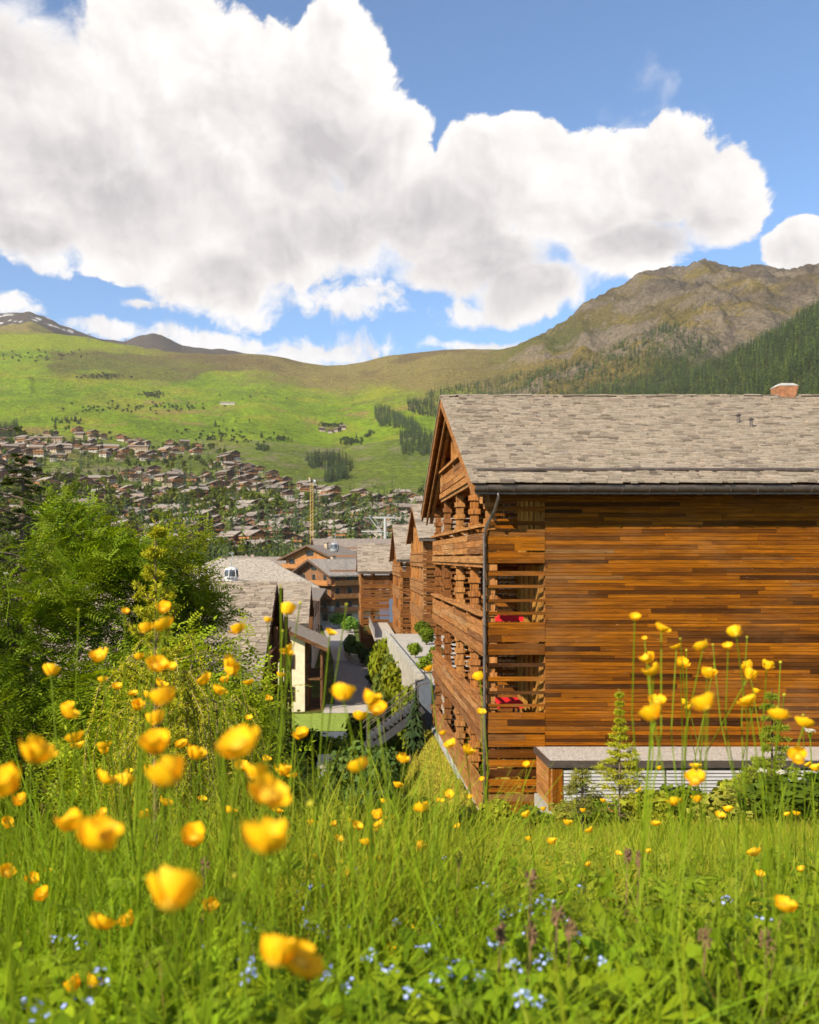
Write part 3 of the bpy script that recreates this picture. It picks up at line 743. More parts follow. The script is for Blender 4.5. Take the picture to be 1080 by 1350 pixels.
# flat-roofed annex against the front wall
AX0, AY, AZ = 6.09, 26.8, -6.13
AN = thing('flat_roofed_annex', 'low annex with gravel roof and grey louvred front against the timber wall', 'building', (AX0, AY, -8.6))
b = MB(); b.box((AX0+.06, AY+.06, AZ-.04), (XW, 28.95, AZ+.015)); b.build('gravel_roof', GRAVEL, AN)
b = MB(); b.box((AX0, AY, AZ-.17), (XW, AY+.055, AZ+.04)); b.box((AX0, AY+.056, AZ-.17), (AX0+.055, 28.95, AZ+.04)); b.build('roof_edge', METAL, AN)
b = MB(); b.box((AX0+.14, AY+.2, -8.9), (XW, 28.9, AZ-.18)); b.build('wall', CONC, AN)
r = random.Random(2); z = -7.55
while z < AZ-.2:
    h = min(.19, AZ-.175-z); piece('side_plank', 'rail', W_Y, AN, (AX0+.11, 27.87, z+h/2), (.05, 2.05, h-.01)); z += .19
b = MB(); b.box((AX0+.04, AY+.06, -7.6), (AX0+.44, AY+.17, AZ-.175)); b.build('corner_post', wood('annex_post', 'z', 'noise', WOOD_STOPS), AN)
z = -7.38; b = MB(); fr = MB(); fr.box((AX0+.46, AY+.13, -7.4), (XW, AY+.19, AZ-.18)); fr.build('louvre_panel', METAL, AN)
while z < AZ-.24:
    x = AX0+.5
    for xa, xb in ((AX0+.48, 9.6), (9.66, 12.9), (12.96, 16.2)):
        o = piece('louvre', 'louvre', LOUV, AN, ((xa+xb)/2, AY+.10, z), (xb-xa, .014, .085), (math.radians(-32), 0, 0))
    z += .105
b = MB(); b.box((AX0+.2, AY+.02, -7.66), (XW, AY+.2, -7.56)); b.build('sill', W_TRIM, AN)
b = MB(); b.box((AX0+.03, AY+.05, -9.3), (AX0+.35, 28.94, -7.62)); b.build('footing', CONC, AN)
# ================================================================== the row of timber buildings behind
def row_building(label, x, y0, y1, xw, eave, ridge, base, levels, posts=5, seed=0, screen=1.9, door=False):
    t_ = thing('timber_apartment_building', label, 'building', (x, y0, base), 'timber apartment buildings in a row')
    yr = (y0+y1)/2; hw = (y1-y0)/2
    rz_ = lambda y: eave+(ridge-eave)*(1-abs(y-yr)/(hw+.9))
    r = random.Random(seed)
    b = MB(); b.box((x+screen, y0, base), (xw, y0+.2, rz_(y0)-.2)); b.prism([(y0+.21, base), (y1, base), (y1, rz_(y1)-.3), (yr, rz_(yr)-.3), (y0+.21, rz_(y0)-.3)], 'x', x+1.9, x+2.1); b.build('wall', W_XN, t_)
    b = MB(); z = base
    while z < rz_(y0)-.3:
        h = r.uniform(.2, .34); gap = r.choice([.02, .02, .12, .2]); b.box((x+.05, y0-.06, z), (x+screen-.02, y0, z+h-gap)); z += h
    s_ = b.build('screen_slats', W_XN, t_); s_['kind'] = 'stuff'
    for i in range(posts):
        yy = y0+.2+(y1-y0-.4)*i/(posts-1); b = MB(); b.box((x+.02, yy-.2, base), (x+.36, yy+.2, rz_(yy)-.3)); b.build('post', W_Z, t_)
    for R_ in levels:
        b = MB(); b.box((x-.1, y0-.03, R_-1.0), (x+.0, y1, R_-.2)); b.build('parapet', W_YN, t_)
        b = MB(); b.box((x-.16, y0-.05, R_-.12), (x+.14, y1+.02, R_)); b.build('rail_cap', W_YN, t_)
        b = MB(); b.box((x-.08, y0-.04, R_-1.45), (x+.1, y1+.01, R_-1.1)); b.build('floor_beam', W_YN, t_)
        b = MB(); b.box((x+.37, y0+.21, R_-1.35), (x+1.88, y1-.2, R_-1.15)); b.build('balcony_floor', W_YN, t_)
    vx = x-.5
    for (ya, s) in ((y0-.9, 1), (y1+.9, -1)):
        b = MB(); b.prism([(ya, eave-.1), (ya, eave-.3), (yr, ridge-.3), (yr, ridge-.1)], 'x', vx+.08, xw); b.build('roof', W_YN, t_)
        b = MB(); b.prism([(ya-.03*s, eave-.04), (ya-.03*s, eave-.42), (yr, ridge-.44), (yr, ridge-.06)], 'x', vx, vx+.07); b.build('barge_board', W_YN, t_)
    slates(t_, vx-.03, xw, y0-.95, eave, yr+.02, ridge, .34, (.5, 1.3), seed+5, 0)
    b = MB(); b.box((vx, y0-1.15, eave-.26), (xw, y0-.96, eave-.06)); b.build('gutter', METAL, t_)
    if door:
        b = MB(); b.box((x+2.75, y0-.04, -9.6), (x+5.3, y0-.005, -6.1)); b.build('door', plain('blue_door', (.10, .14, .22), .5, .1), t_)
    return t_
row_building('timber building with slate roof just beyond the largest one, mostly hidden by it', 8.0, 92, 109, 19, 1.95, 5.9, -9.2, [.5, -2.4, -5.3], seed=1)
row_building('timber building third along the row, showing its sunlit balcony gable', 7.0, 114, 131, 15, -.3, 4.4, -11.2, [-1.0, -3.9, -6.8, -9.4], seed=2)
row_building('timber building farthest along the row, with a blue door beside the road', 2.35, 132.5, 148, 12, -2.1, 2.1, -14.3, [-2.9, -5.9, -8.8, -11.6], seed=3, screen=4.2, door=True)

# ================================================================== roofs below on the left
PLASTER = plain('cream_plaster', (.62, .54, .38), .9, .1, 2); WHITE = plain('white_plaster', (.66, .62, .55), .9, .1, 2)
DARKW = wood('dark_wood', 'y', 'noise', [(0, (.10,.05,.025)), (.5, (.20,.10,.048)), (1, (.28,.15,.08))]); DARKX = wood('dark_wood_x', 'x', 'noise', [(0, (.10,.05,.025)), (.5, (.20,.10,.048)), (1, (.28,.15,.08))])
DARKZ = wood('dark_wood_z', 'z', 'noise', [(0, (.10,.05,.025)), (.5, (.20,.10,.048)), (1, (.28,.15,.08))])
LC = thing('slate_roofed_chalet', 'dark wooden chalet with long pale slate roof behind the leafy bushes', 'chalet', (-4.6, 51, -13))
ly, lz, le = 51.0, -1.45, 9.9
lrz = lambda y: lz-4.62*abs(y-ly)/le
slates(LC, -19.0, -3.86, ly-le, lz-4.62, ly+.02, lz, .20, (.25, .75), 14, 300)
b = MB()
for s in (-1, 1): b.prism([(ly+s*le, lrz(ly+le)-.1), (ly+s*le, lrz(ly+le)-.28), (ly, lz-.28), (ly, lz-.1)], 'x', -19, -3.95)
b.build('roof', DARKW, LC)
for s in (-1, 1):
    b = MB(); b.prism([(ly+s*le*1.005, lrz(ly+le)-.05), (ly+s*le*1.005, lrz(ly+le)-.42), (ly, lz-.44), (ly, lz-.06)], 'x', -3.94, -3.86); b.build('barge_board', DARKW, LC)
b = MB(); b.prism([(ly-8.2, -13), (ly+8.2, -13), (ly+8.2, lrz(ly+8.2)-.3), (ly, lz-.3), (ly-8.2, lrz(ly-8.2)-.3)], 'x', -19, -4.7); b.build('wall', DARKW, LC)
for R_ in (-4.6, -7.5):
    b = MB(); b.box((-4.68, ly-8.4, R_-1.1), (-3.6, ly+8.4, R_-.95)); b.build('balcony_floor', DARKW, LC)
    for k in range(24): 
        b = MB(); yy = ly-8.3+k*.72; b.box((-3.66, yy-.08, R_-.94), (-3.61, yy+.08, R_-.1)); b.build('baluster', DARKZ, LC)
    b = MB(); b.box((-3.72, ly-8.4, R_-.09), (-3.56, ly+8.4, R_)); b.build('rail_cap', DARKW, LC)
for k in range(5):
    b = MB(); yy = ly-8.1+k*4.05; b.box((-3.74, yy-.11, -13), (-3.52, yy+.11, lrz(yy)-.3)); b.build('post', DARKZ, LC)
b = MB(); b.lathe([(.22, -.4), (.22, .25), (.3, .27), (.3, .36), (.05, .42)], (-8.9, ly-.2, lz+.1), 9); b.build('vent_pipe', METAL, LC)

R2 = thing('slate_roofed_house', 'cream walled house with pale slate roof between the dark chalet and the road', 'house', (-8, 97, -14.2))
b = MB(); b.prism([(89.8, -14.2), (104.5, -14.2), (104.5, -6.3), (97, -3.1), (89.8, -6.3)], 'x', -20, -4.3); b.build('wall', PLASTER, R2)
slates(R2, -20, -3.62, 89, -6.62, 97.02, -2.7, .3, (.45, 1.1), 24, 0)
b = MB(); b.prism([(89, -6.7), (89, -6.95), (97, -3.0), (97, -2.78)], 'x', -20, -3.66); b.prism([(105, -6.7), (105, -6.95), (97.001, -3.0), (97.001, -2.78)], 'x', -20, -3.66); b.build('roof', DARKW, R2)
b = MB(); b.box((-20, 88.8, -6.85), (-3.62, 88.98, -6.65)); b.build('gutter', METAL, R2)
for (x, z) in ((-5.4, -9.2), (-5.4, -12.2), (-7.6, -9.2), (-7.6, -12.2)):
    f = MB(); f.box((x-.55, 89.7, z-.6), (x+.55, 89.79, z+.6)); o = f.build('window', DARKX, R2); g = MB(); g.box((x-.45, 89.66, z-.5), (x+.45, 89.695, z+.5)); g.build('pane', GLASS, o)

H9 = thing('cream_chalet', 'cream rendered chalet with dark wooden porch beside the lawn', 'chalet', (-6, 80, -14))
b = MB(); b.prism([(-12, -14), (-3.6, -14), (-3.6, -7.1), (-7.5, -5.6), (-12, -7.4)], 'y', 80, 88); b.build('wall', PLASTER, H9)
b = MB(); b.box((-3.58, 80.6, -14), (-3.3, 87.8, -7.5)); b.build('porch_wall', DARKW, H9)
for z in (-11.0, -13.9):
    b = MB(); b.box((-3.29, 80.3, z), (-2.1, 88, z+.14)); b.build('porch_floor', DARKX, H9)
    b = MB(); b.box((-2.18, 80.3, z+.9), (-2.06, 88, z+1.0)); b.build('porch_rail', DARKW, H9)
    for k in range(10): b = MB(); b.box((-2.15, 80.35+k*.84, z+.15), (-2.1, 80.55+k*.84, z+.89)); b.build('baluster', DARKZ, H9)
for yy in (80.4, 84.2, 87.9): b = MB(); b.box((-2.22, yy-.1, -14.1), (-2.02, yy+.1, -8.0)); b.build('post', DARKZ, H9)
for k in range(2):
    b = MB(); a, c = ((-7.5, -5.3), (-1.5, -8.0)) if k == 0 else ((-7.5, -5.3), (-13, -7.8))
    b.prism([(a[0], a[1]), (c[0], c[1]), (c[0], c[1]-.22), (a[0], a[1]-.22)], 'y', 79.0, 89); b.build('roof', SLN, H9)
    b = MB(); b.prism([(a[0], a[1]-.0), (c[0], c[1]-.02), (c[0], c[1]-.36), (a[0], a[1]-.34)], 'y', 78.92, 78.99); b.build('barge_board', DARKX, H9)
for (x, z) in ((-5.0, -9.3), (-5.0, -12.2)):
    f = MB(); f.box((x-.5, 79.92, z-.65), (x+.5, 79.99, z+.65)); o = f.build('window', DARKX, H9); g = MB(); g.box((x-.4, 79.88, z-.55), (x+.4, 79.915, z+.55)); g.build('pane', GLASS, o)
    g = MB(); g.box((x-.85, 79.93, z-.62), (x-.52, 79.99, z+.62)); g.build('shutter', DARKZ, H9)
for k in range(3):
    f = MB(); f.box((-3.295, 81.2+k*2.3, -10.2), (-3.26, 82.4+k*2.3, -8.6)); o = f.build('window', DARKZ, H9); g = MB(); g.box((-3.255, 81.3+k*2.3, -10.1), (-3.23, 82.3+k*2.3, -8.7)); g.build('pane', GLASS, o)

# ================================================================== general chalet
ROOFS = [plain('grey_slate_roof', (.25, .22, .19), .85, .3, 2.2, bump=.5), plain('brown_slate_roof', (.21, .175, .145), .85, .3, 2.2, bump=.5), plain('pale_slate_roof', (.29, .255, .21), .85, .3, 2.2, bump=.5)]
WOODS = [plain('brown_timber', (.19, .092, .042), .8, .35, 3), plain('orange_timber', (.33, .145, .045), .8, .3, 3), plain('dark_timber', (.11, .062, .038), .8, .35, 3), plain('pale_timber', (.27, .17, .09), .8, .3, 3)]
PLS = [plain('white_render', (.44, .40, .34), .9, .12, 1), plain('beige_render', (.37, .30, .21), .9, .12, 1), plain('stone_base', (.30, .27, .23), .9, .3, 2)]
def chalet_parts(L, W, h1, h2, pitch, oh, roof, wd, pl, floors=2, hip=0, balcony=True, seed=0, winw=1.1):
    """ridge along local x. yields (name, material, MB, parent index)"""
    r = random.Random(seed); out = []; H = h1+h2; rise = math.tan(pitch)*W/2
    b = MB(); b.box((-L/2, -W/2, -3), (L/2, W/2, h1)); out.append(('base_wall', pl, b, None))
    b = MB()
    if hip: b.box((-L/2+.02, -W/2+.02, h1+.002), (L/2-.02, W/2-.02, H))
    else: b.prism([(-W/2-.04, h1+.002), (W/2+.04, h1+.002), (W/2+.04, H), (0, H+rise-.1), (-W/2-.04, H)], 'x', -L/2-.04, L/2+.04)
    out.append(('wall', wd, b, None))
    eo = H-math.tan(pitch)*oh
    b = MB()
    if hip:
        x1 = L/2-hip
        lo = [(-L/2-oh, -W/2-oh), (L/2+oh, -W/2-oh), (L/2+oh, W/2+oh), (-L/2-oh, W/2+oh)]
        vs = [(x, y, eo) for x, y in lo]+[(-x1, 0, H+rise), (x1, 0, H+rise)]
        b.add(vs, [(0, 1, 5, 4), (2, 3, 4, 5), (1, 2, 5), (3, 0, 4)]); b.add([(x, y, eo-.25) for x, y in lo]+[(x, y, eo) for x, y in lo], [(0, 3, 2, 1), (0, 1, 5, 4), (1, 2, 6, 5), (2, 3, 7, 6), (3, 0, 4, 7)])
    else:
        for s in (-1, 1):
            b.prism([(s*(W/2+oh), eo), (0, H+rise), (0, H+rise-.28), (s*(W/2+oh), eo-.28)], 'x', -L/2-oh, L/2+oh)
    ri = len(out); out.append(('roof', roof, b, None))
    if not hip:
        for e in (-1, 1):
            for s in (-1, 1):
                b = MB(); xe = e*(L/2+oh); b.prism([(s*(W/2+oh), eo+.02), (0, H+rise+.02), (0, H+rise-.42), (s*(W/2+oh), eo-.4)], 'x', min(xe, xe+e*.08), max(xe, xe+e*.08)); out.append(('barge_board', WOODS[2], b, None))
    # windows
    fl = H/floors
    for fI in range(floors):
        z = fI*fl+fl*.55
        for side in range(4):
            ln = L if side < 2 else W; n = max(2, int(ln/3.2)); 
            for k in range(n):
                if r.random() < .18: continue
                u = -ln/2+ln*(k+.5)/n; ww, wh = winw*r.choice([1, 1, 1.5]), fl*.47
                f = MB(); g = MB(); sg = -1 if side % 2 == 0 else 1
                def bx(m, a, d0, d1, hh):
                    if side < 2: m.box((u-a, min(sg*(W/2+d0), sg*(W/2+d1)), z-hh), (u+a, max(sg*(W/2+d0), sg*(W/2+d1)), z+hh))
                    else: m.box((min(sg*(L/2+d0), sg*(L/2+d1)), u-a, z-hh), (max(sg*(L/2+d0), sg*(L/2+d1)), u+a, z+hh))
                bx(f, ww/2+.1, .045, .10, wh/2+.1); bx(g, ww/2, .101, .13, wh/2)
                i = len(out); out.append(('window', WOODS[3] if wd is not WOODS[3] else WOODS[0], f, None)); out.append(('pane', GLASS, g, i))
    if not hip:
        k_ = 2 if L > 9 else 1
        for s in range(k_-1+1):
            pass
        for s in (-1, 1):
            z = H+rise*.12
            f = MB(); f.box((s*(L/2+.05)-.03, -1.2, H+.1), (s*(L/2+.05)+.03, 1.2, H+min(1.6, rise*.6))); i = len(out); out.append(('window', WOODS[3], f, None))
            g = MB(); xs = s*(L/2+.1); g.box((xs-.015, -1.05, H+.2), (xs+.015, 1.05, H+min(1.5, rise*.55))); out.append(('pane', GLASS, g, i))
    if balcony:
        for fI in range(1, floors+(0 if hip else 0)):
            z = fI*fl
            for s in (-1, 1):
                b = MB(); x0, x1 = (L/2+.06, L/2+1.3) if s > 0 else (-L/2-1.3, -L/2-.06)
                b.box((x0, -W/2-.5, z-.12), (x1, W/2+.5, z+.04)); xr = x1 if s > 0 else x0
                b.box((xr-.05, -W/2-.5, z+.05), (xr+.05, W/2+.5, z+1.0)); 
                out.append(('balcony', WOODS[1] if r.random() < .5 else wd, b, None))
            b = MB(); b.box((-L/2, -W/2-1.3, z-.12), (L/2, -W/2-.06, z+.04)); b.box((-L/2, -W/2-1.35, z+.05), (L/2, -W/2-1.25, z+1.0)); out.append(('balcony', WOODS[1] if r.random() < .4 else wd, b, None))
    if r.random() < .8:
        b = MB(); cx = r.uniform(-L/4, L/4); cy = r.choice([-1, 1])*W*.12; zt = H+rise*(1-abs(cy)/(W/2))
        b.box((cx-.4, cy-.4, zt-.5), (cx+.4, cy+.4, zt+1.2)); i = len(out); out.append(('chimney', PLS[1], b, None))
        b = MB(); b.box((cx-.55, cy-.55, zt+1.21), (cx+.55, cy+.55, zt+1.36)); out.append(('cap', METAL, b, i))
    return out
def chalet(label, loc, rotz, name='chalet', cat='chalet', group=None, **k):
    t_ = thing(name, label, cat, loc, group, math.radians(rotz)); objs = []
    for (n, m, b, p) in chalet_parts(**k):
        me_ = b.build(n, m, link=False); objs.append(link(n, me_, objs[p] if p is not None else t_))
    return t_
def loc_(px, Y, z=None): x = (px-PX0)/F*Y; return (x, Y, gz(x, Y) if z is None else z)
chalet('broad hotel with hipped grey roof and row of windows behind the pale slate roof', loc_(318, 178, -14), 4, 'hotel', 'hotel', L=26, W=17, h1=3.5, h2=6.0, pitch=math.radians(27), oh=2.2, roof=ROOFS[2], wd=PLS[1], pl=PLS[1], floors=3, hip=8, balcony=False, seed=4)
chalet('gabled chalet with stone chimney and balconies behind the curving road', loc_(446, 196, -14.2), 38, L=13, W=12, h1=4, h2=7.2, pitch=math.radians(24), oh=1.7, roof=ROOFS[0], wd=WOODS[0], pl=PLS[0], floors=4, seed=6)
chalet('long grey roofed chalet reaching toward the white lift pylon', loc_(478, 262, -14), 8, L=26, W=15, h1=5, h2=11.5, pitch=math.radians(22), oh=1.8, roof=ROOFS[1], wd=WOODS[0], pl=PLS[1], floors=5, seed=7)
chalet('chalet with orange wooden balconies behind the gondola with dark windows', loc_(428, 232, -14), 62, L=15, W=14, h1=5, h2=9.2, pitch=math.radians(23), oh=1.7, roof=ROOFS[1], wd=WOODS[1], pl=PLS[1], floors=5, seed=8)
chalet('low house with pale grey roof and two white banners in front', loc_(389, 215, -14.2), 6, 'low_house', 'house', L=13, W=9, h1=4, h2=4.4, pitch=math.radians(20), oh=1.2, roof=ROOFS[0], wd=WOODS[0], pl=PLS[0], floors=3, seed=9)
chalet('dark slate roofed house just right of the broad hotel', loc_(350, 262, -13), -4, 'slate_roofed_house', 'house', L=20, W=13, h1=4, h2=7, pitch=math.radians(19), oh=1.5, roof=ROOFS[1], wd=WOODS[3], pl=PLS[0], floors=3, seed=10)
chalet('small brown chalet with pointed gable left of the orange balconies', loc_(403, 270, -13), 75, L=11, W=10, h1=4, h2=9, pitch=math.radians(24), oh=1.4, roof=ROOFS[0], wd=WOODS[1], pl=PLS[1], floors=4, seed=13)
WB = thing('white_walled_house', 'white walled house with dark slate roof at the left edge of the road', 'house', (-9, 118, -14.2))
b = MB(); b.box((-16, 107, -14.2), (-3.9, 140, -4.9)); b.build('wall', WHITE, WB)
b = MB(); b.box((-4.6, 106.9, -9), (-3.86, 108.5, -4.9)); b.build('wood_panel', DARKZ, WB)
b = MB(); b.prism([(-17, -3.4), (-3.0, -4.9), (-3.0, -5.15), (-17, -3.65)], 'y', 106, 141); b.build('roof', ROOFS[1], WB)
for yy in (111, 117, 123, 130):
    for z in (-7, -10.5):
        f = MB(); f.box((-3.92, yy-.6, z-.8), (-3.86, yy+.6, z+.8)); o = f.build('window', DARKZ, WB); g = MB(); g.box((-3.855, yy-.5, z-.7), (-3.83, yy+.5, z+.7)); g.build('pane', GLASS, o)

# ================================================================== road, terrace, stair
def strip(name, pts, mat, dz=.03, nx=8, ny=40):
    """pts: (Y, x_left, x_right) rows; follows the ground"""
    Y = np.linspace(pts[0][0], pts[-1][0], ny); P_ = np.array(pts, float)
    a = np.interp(Y, P_[:, 0], P_[:, 1]); c = np.interp(Y, P_[:, 0], P_[:, 2])
    u = np.linspace(0, 1, nx); X = a[:, None]*(1-u)+c[:, None]*u; YY_ = np.repeat(Y[:, None], nx, 1)
    Z = terrain_h(X, YY_)+dz; ix = np.arange(ny*nx).reshape(ny, nx)
    Fq = np.stack([ix[:-1, :-1], ix[:-1, 1:], ix[1:, 1:], ix[1:, :-1]], -1).reshape(-1, 4)
    return tag(link(name, np_mesh(name, np.stack([X, YY_, Z], -1).reshape(-1, 3), Fq, mat, smooth=True)), kind='structure')
ASPH = plain('pale_asphalt', (.36, .32, .27), .9, .12, 1.5); COBB = NT('cobble_setts'); _v = COBB.node('ShaderNodeTexVoronoi'); COBB.L.new(COBB.pos(), _v.inputs[0]); _v.inputs['Scale'].default_value = 3.5
COBB.base(COBB.ramp(_v.outputs['Color'], [(0, (.14, .12, .11)), (1, (.24, .20, .18))]), .85, .25); COBB.bump(_v.outputs['Distance'], .5, .05); COBB = COBB.mat
LAWN = plain('lawn_grass', (.20, .27, .035), .95, .2, 3); PAVE = plain('pale_paving', (.42, .38, .33), .9, .12, 2)
strip('road', [(122, -1.6, 4.2), (150, -2.8, 1.8), (190, -5.0, 1.5), (230, -5, 3.0), (262, -6, 4)], ASPH, .10)
strip('cobbled_road', [(84, -1.0, 3.4), (100, -1.2, 3.5), (121.9, -1.6, 4.1)], COBB, .13)
strip('lawn', [(68, -7.5, .2), (78, -7.8, .3)], LAWN, .08)
strip('path', [(63, -3.6, 2.2), (67.9, -3.5, 2.6)], PAVE, .09)
strip('forecourt', [(78.1, -2.0, 3.4), (83.9, -1.8, 3.4)], PAVE, .09)
DECK = thing('concrete_terrace', 'long concrete terrace running from the largest building beside the green planting', 'terrace', (4, 46.3, -9))
b = MB(); zt = lambda Y: -6.62-.021*(Y-46.3)
b.add([(3.95, 46.3, -10.5), (9.4, 46.3, -10.5), (9.4, 88, -12), (3.8, 88, -12), (3.95, 46.3, zt(46.3)), (9.4, 46.3, zt(46.3)), (9.4, 88, zt(88)), (3.8, 88, zt(88))], [(0, 1, 5, 4), (1, 2, 6, 5), (2, 3, 7, 6), (3, 0, 4, 7), (4, 5, 6, 7), (0, 3, 2, 1)]); b.build('slab', plain('terrace_concrete', (.38, .345, .29), .9, .15, 2), DECK)
b = MB(); b.add([(3.8, 46.25, -7.2), (4.1, 46.25, -7.2), (3.95, 88, -8.2), (3.65, 88, -8.2), (3.8, 46.25, zt(46.3)+.5), (4.1, 46.25, zt(46.3)+.5), (3.95, 88, zt(88)+.5), (3.65, 88, zt(88)+.5)], [(0, 1, 5, 4), (1, 2, 6, 5), (2, 3, 7, 6), (3, 0, 4, 7), (4, 5, 6, 7), (0, 3, 2, 1)]); b.build('parapet', plain('weathered_concrete', (.36, .335, .28), .9, .25, 1.2), DECK)
b = MB(); b.box((3.6, 46.05, -8.7), (4.45, 46.24, -6.3)); b.build('end_panel', plain('blue_grey_metal', (.10, .12, .15), .5, .1), DECK)
BR = thing('footbridge', 'pale footbridge leading to the blue door of the farthest timber building', 'bridge', (4.6, 108, -10))
b = MB(); b.box((3.5, 106, -9.9), (6.2, 131.5, -9.55)); b.build('deck', PAVE, BR)
b = MB(); b.box((3.6, 105.7, -14), (6.1, 105.99, -9.7)); b.build('abutment', plain('dark_metal', (.06, .065, .075), .5, .1), BR)
for yy in np.linspace(106.2, 131, 9): b = MB(); b.box((3.52, yy-.04, -9.54), (3.58, yy+.04, -8.5)); b.build('post', METAL, BR)
b = MB(); b.box((3.5, 106, -8.49), (3.6, 131.4, -8.42)); b.build('handrail', METAL, BR)
b = MB(); b.box((3.535, 106.3, -9.45), (3.565, 131, -8.55)); b.build('glass', LOUV, BR)
STEEL = plain('rail_steel', (.085, .065, .05), .6, .1, 5, 0, .2); STEEL_D = plain('dark_steel', (.07, .07, .075), .5, .1, 5, .4, .4)
GR = thing('glass_railing', 'glass railing with dark posts along the walk below the terrace', 'railing', (2.9, 46, -9))
for k in range(12):
    yy = 45+k*3.4; z = gz(2.75, yy); b = MB(); b.box((2.86, yy-.04, z-.3), (2.94, yy+.04, z+1.25)); b.build('post', STEEL_D, GR)
    if k < 11:
        z2 = gz(2.75, yy+3.4); b = MB(); b.add([(2.885, yy+.06, z+.1), (2.885, yy+3.34, z2+.1), (2.885, yy+3.34, z2+1.1), (2.885, yy+.06, z+1.1), (2.91, yy+.06, z+.1), (2.91, yy+3.34, z2+.1), (2.91, yy+3.34, z2+1.1), (2.91, yy+.06, z+1.1)], [(0, 1, 2, 3), (7, 6, 5, 4), (0, 4, 5, 1), (3, 2, 6, 7), (0, 3, 7, 4), (1, 5, 6, 2)]); b.build('pane', plain('green_glass', (.30, .36, .33), .2, .05, 2, 0, .6), GR)
ST = thing('outdoor_staircase', 'dark outdoor stair with steel handrails descending from the terrace end', 'stair', (2.6, 45, -9))
n = 12
for i in range(n):
    x = 3.7-i*.21; z = -7.35-i*.155; b = MB(); b.box((x-.3, 44.6, z-.12), (x, 46.0, z)); b.build('step', STEEL_D, ST)
b = MB(); b.bar((3.9, 46.02, -7.55), (1.0, 46.02, -9.7), .08, .35); b.bar((3.9, 44.55, -7.55), (1.0, 44.55, -9.7), .08, .35); b.build('stringer', STEEL_D, ST)
for yy in (44.55, 46.02):
    b = MB(); b.tube([(4.2, yy, -6.2), (3.7, yy, -6.35), (1.1, yy, -8.3), (.9, yy, -8.5)], .028, 6); b.build('handrail', STEEL, ST)
    b = MB(); b.tube([(3.7, yy, -6.8), (1.1, yy, -8.75)], .02, 6); b.build('mid_rail', STEEL, ST)
    for x in (3.65, 2.8, 1.95, 1.12): b = MB(); zt_ = -6.35-(3.7-x)*.75; b.tube([(x, yy, zt_-1.15), (x, yy, zt_)], .025, 6); b.build('baluster', STEEL, ST)
STONE = NT('pale_stone'); _v = STONE.node('ShaderNodeTexVoronoi'); STONE.L.new(STONE.pos(1, 1, 1.6), _v.inputs[0]); _v.inputs['Scale'].default_value = 2.2
STONE.base(STONE.ramp(_v.outputs['Color'], [(0, (.34, .29, .21)), (1, (.58, .50, .38))]), .9, .2); STONE.bump(_v.outputs['Distance'], .6, .08); STONE = STONE.mat
def stone_wall(label, pts, h, t_=.5, bl=.55, seed=0):
    w_ = thing('stone_wall', label, 'wall', (*pts[0], gz(*pts[0])), None); r = random.Random(seed); b = MB()
    for (a, c) in zip(pts[:-1], pts[1:]):
        a = Vector((*a, gz(*a)-.3)); c = Vector((*c, gz(*c)-.3)); L = (c-a).length; ang = math.atan2(c.y-a.y, c.x-a.x); z = 0
        while z < h:
            hh = r.uniform(.25, .42); x = 0
            while x < L:
                l = r.uniform(.4, .9); p = a.lerp(c, min(1, (x+l/2)/L)); b.obox((p.x, p.y, p.z+z+hh/2), (l-.03, t_+r.uniform(-.08, .08), hh-.03), (0, 0, ang+r.uniform(-.05, .05))); x += l
            z += hh
    b.build('stones', STONE, w_)['kind'] = 'stuff'
stone_wall('pale curved stone wall holding the shrubs at the bend of the road', [(.1, 138), (.3, 126), (1.2, 119), (2.5, 116.5), (3.4, 116)], 1.5, seed=1)
stone_wall('rough stone wall along the right edge of the dark cobbled road', [(3.5, 116), (3.6, 104), (3.5, 94), (3.4, 86)], 1.3, seed=2)
CW = thing('concrete_block_wall', 'pale grey concrete retaining block standing in the shrubs below the lawn', 'wall', (-.8, 46, -13))
b = MB(); b.box((-1.35, 45, -14), (-.05, 47.5, -10.6)); b.box((-1.9, 46.2, -14), (-1.36, 47.4, -12.2)); b.build('block', CONC, CW)
b = MB(); b.box((-1.42, 44.93, -10.59), (.02, 47.57, -10.45)); b.build('coping', PAVE, CW)
# ================================================================== trees and village
BARK = plain('bark', (.10, .075, .055), .9, .3, 8, bump=.4)
def tint_arr(base, n, r, v=.22):
    b = np.array(base); k = 1+r.uniform(-v, v, (n, 1)); h = r.uniform(-v*.35, v*.35, (n, 1))
    return np.clip(b*k*np.concatenate([1+h, np.ones((n, 1)), 1-h], 1), 0, 1)
LEAF_FAR = leafy('tree_leaves', 'tint', (1, 1, 1), .3, .6, .45)
NEEDLE = leafy('conifer_needles', 'tint', (1, 1, 1), .18, .6, .4)

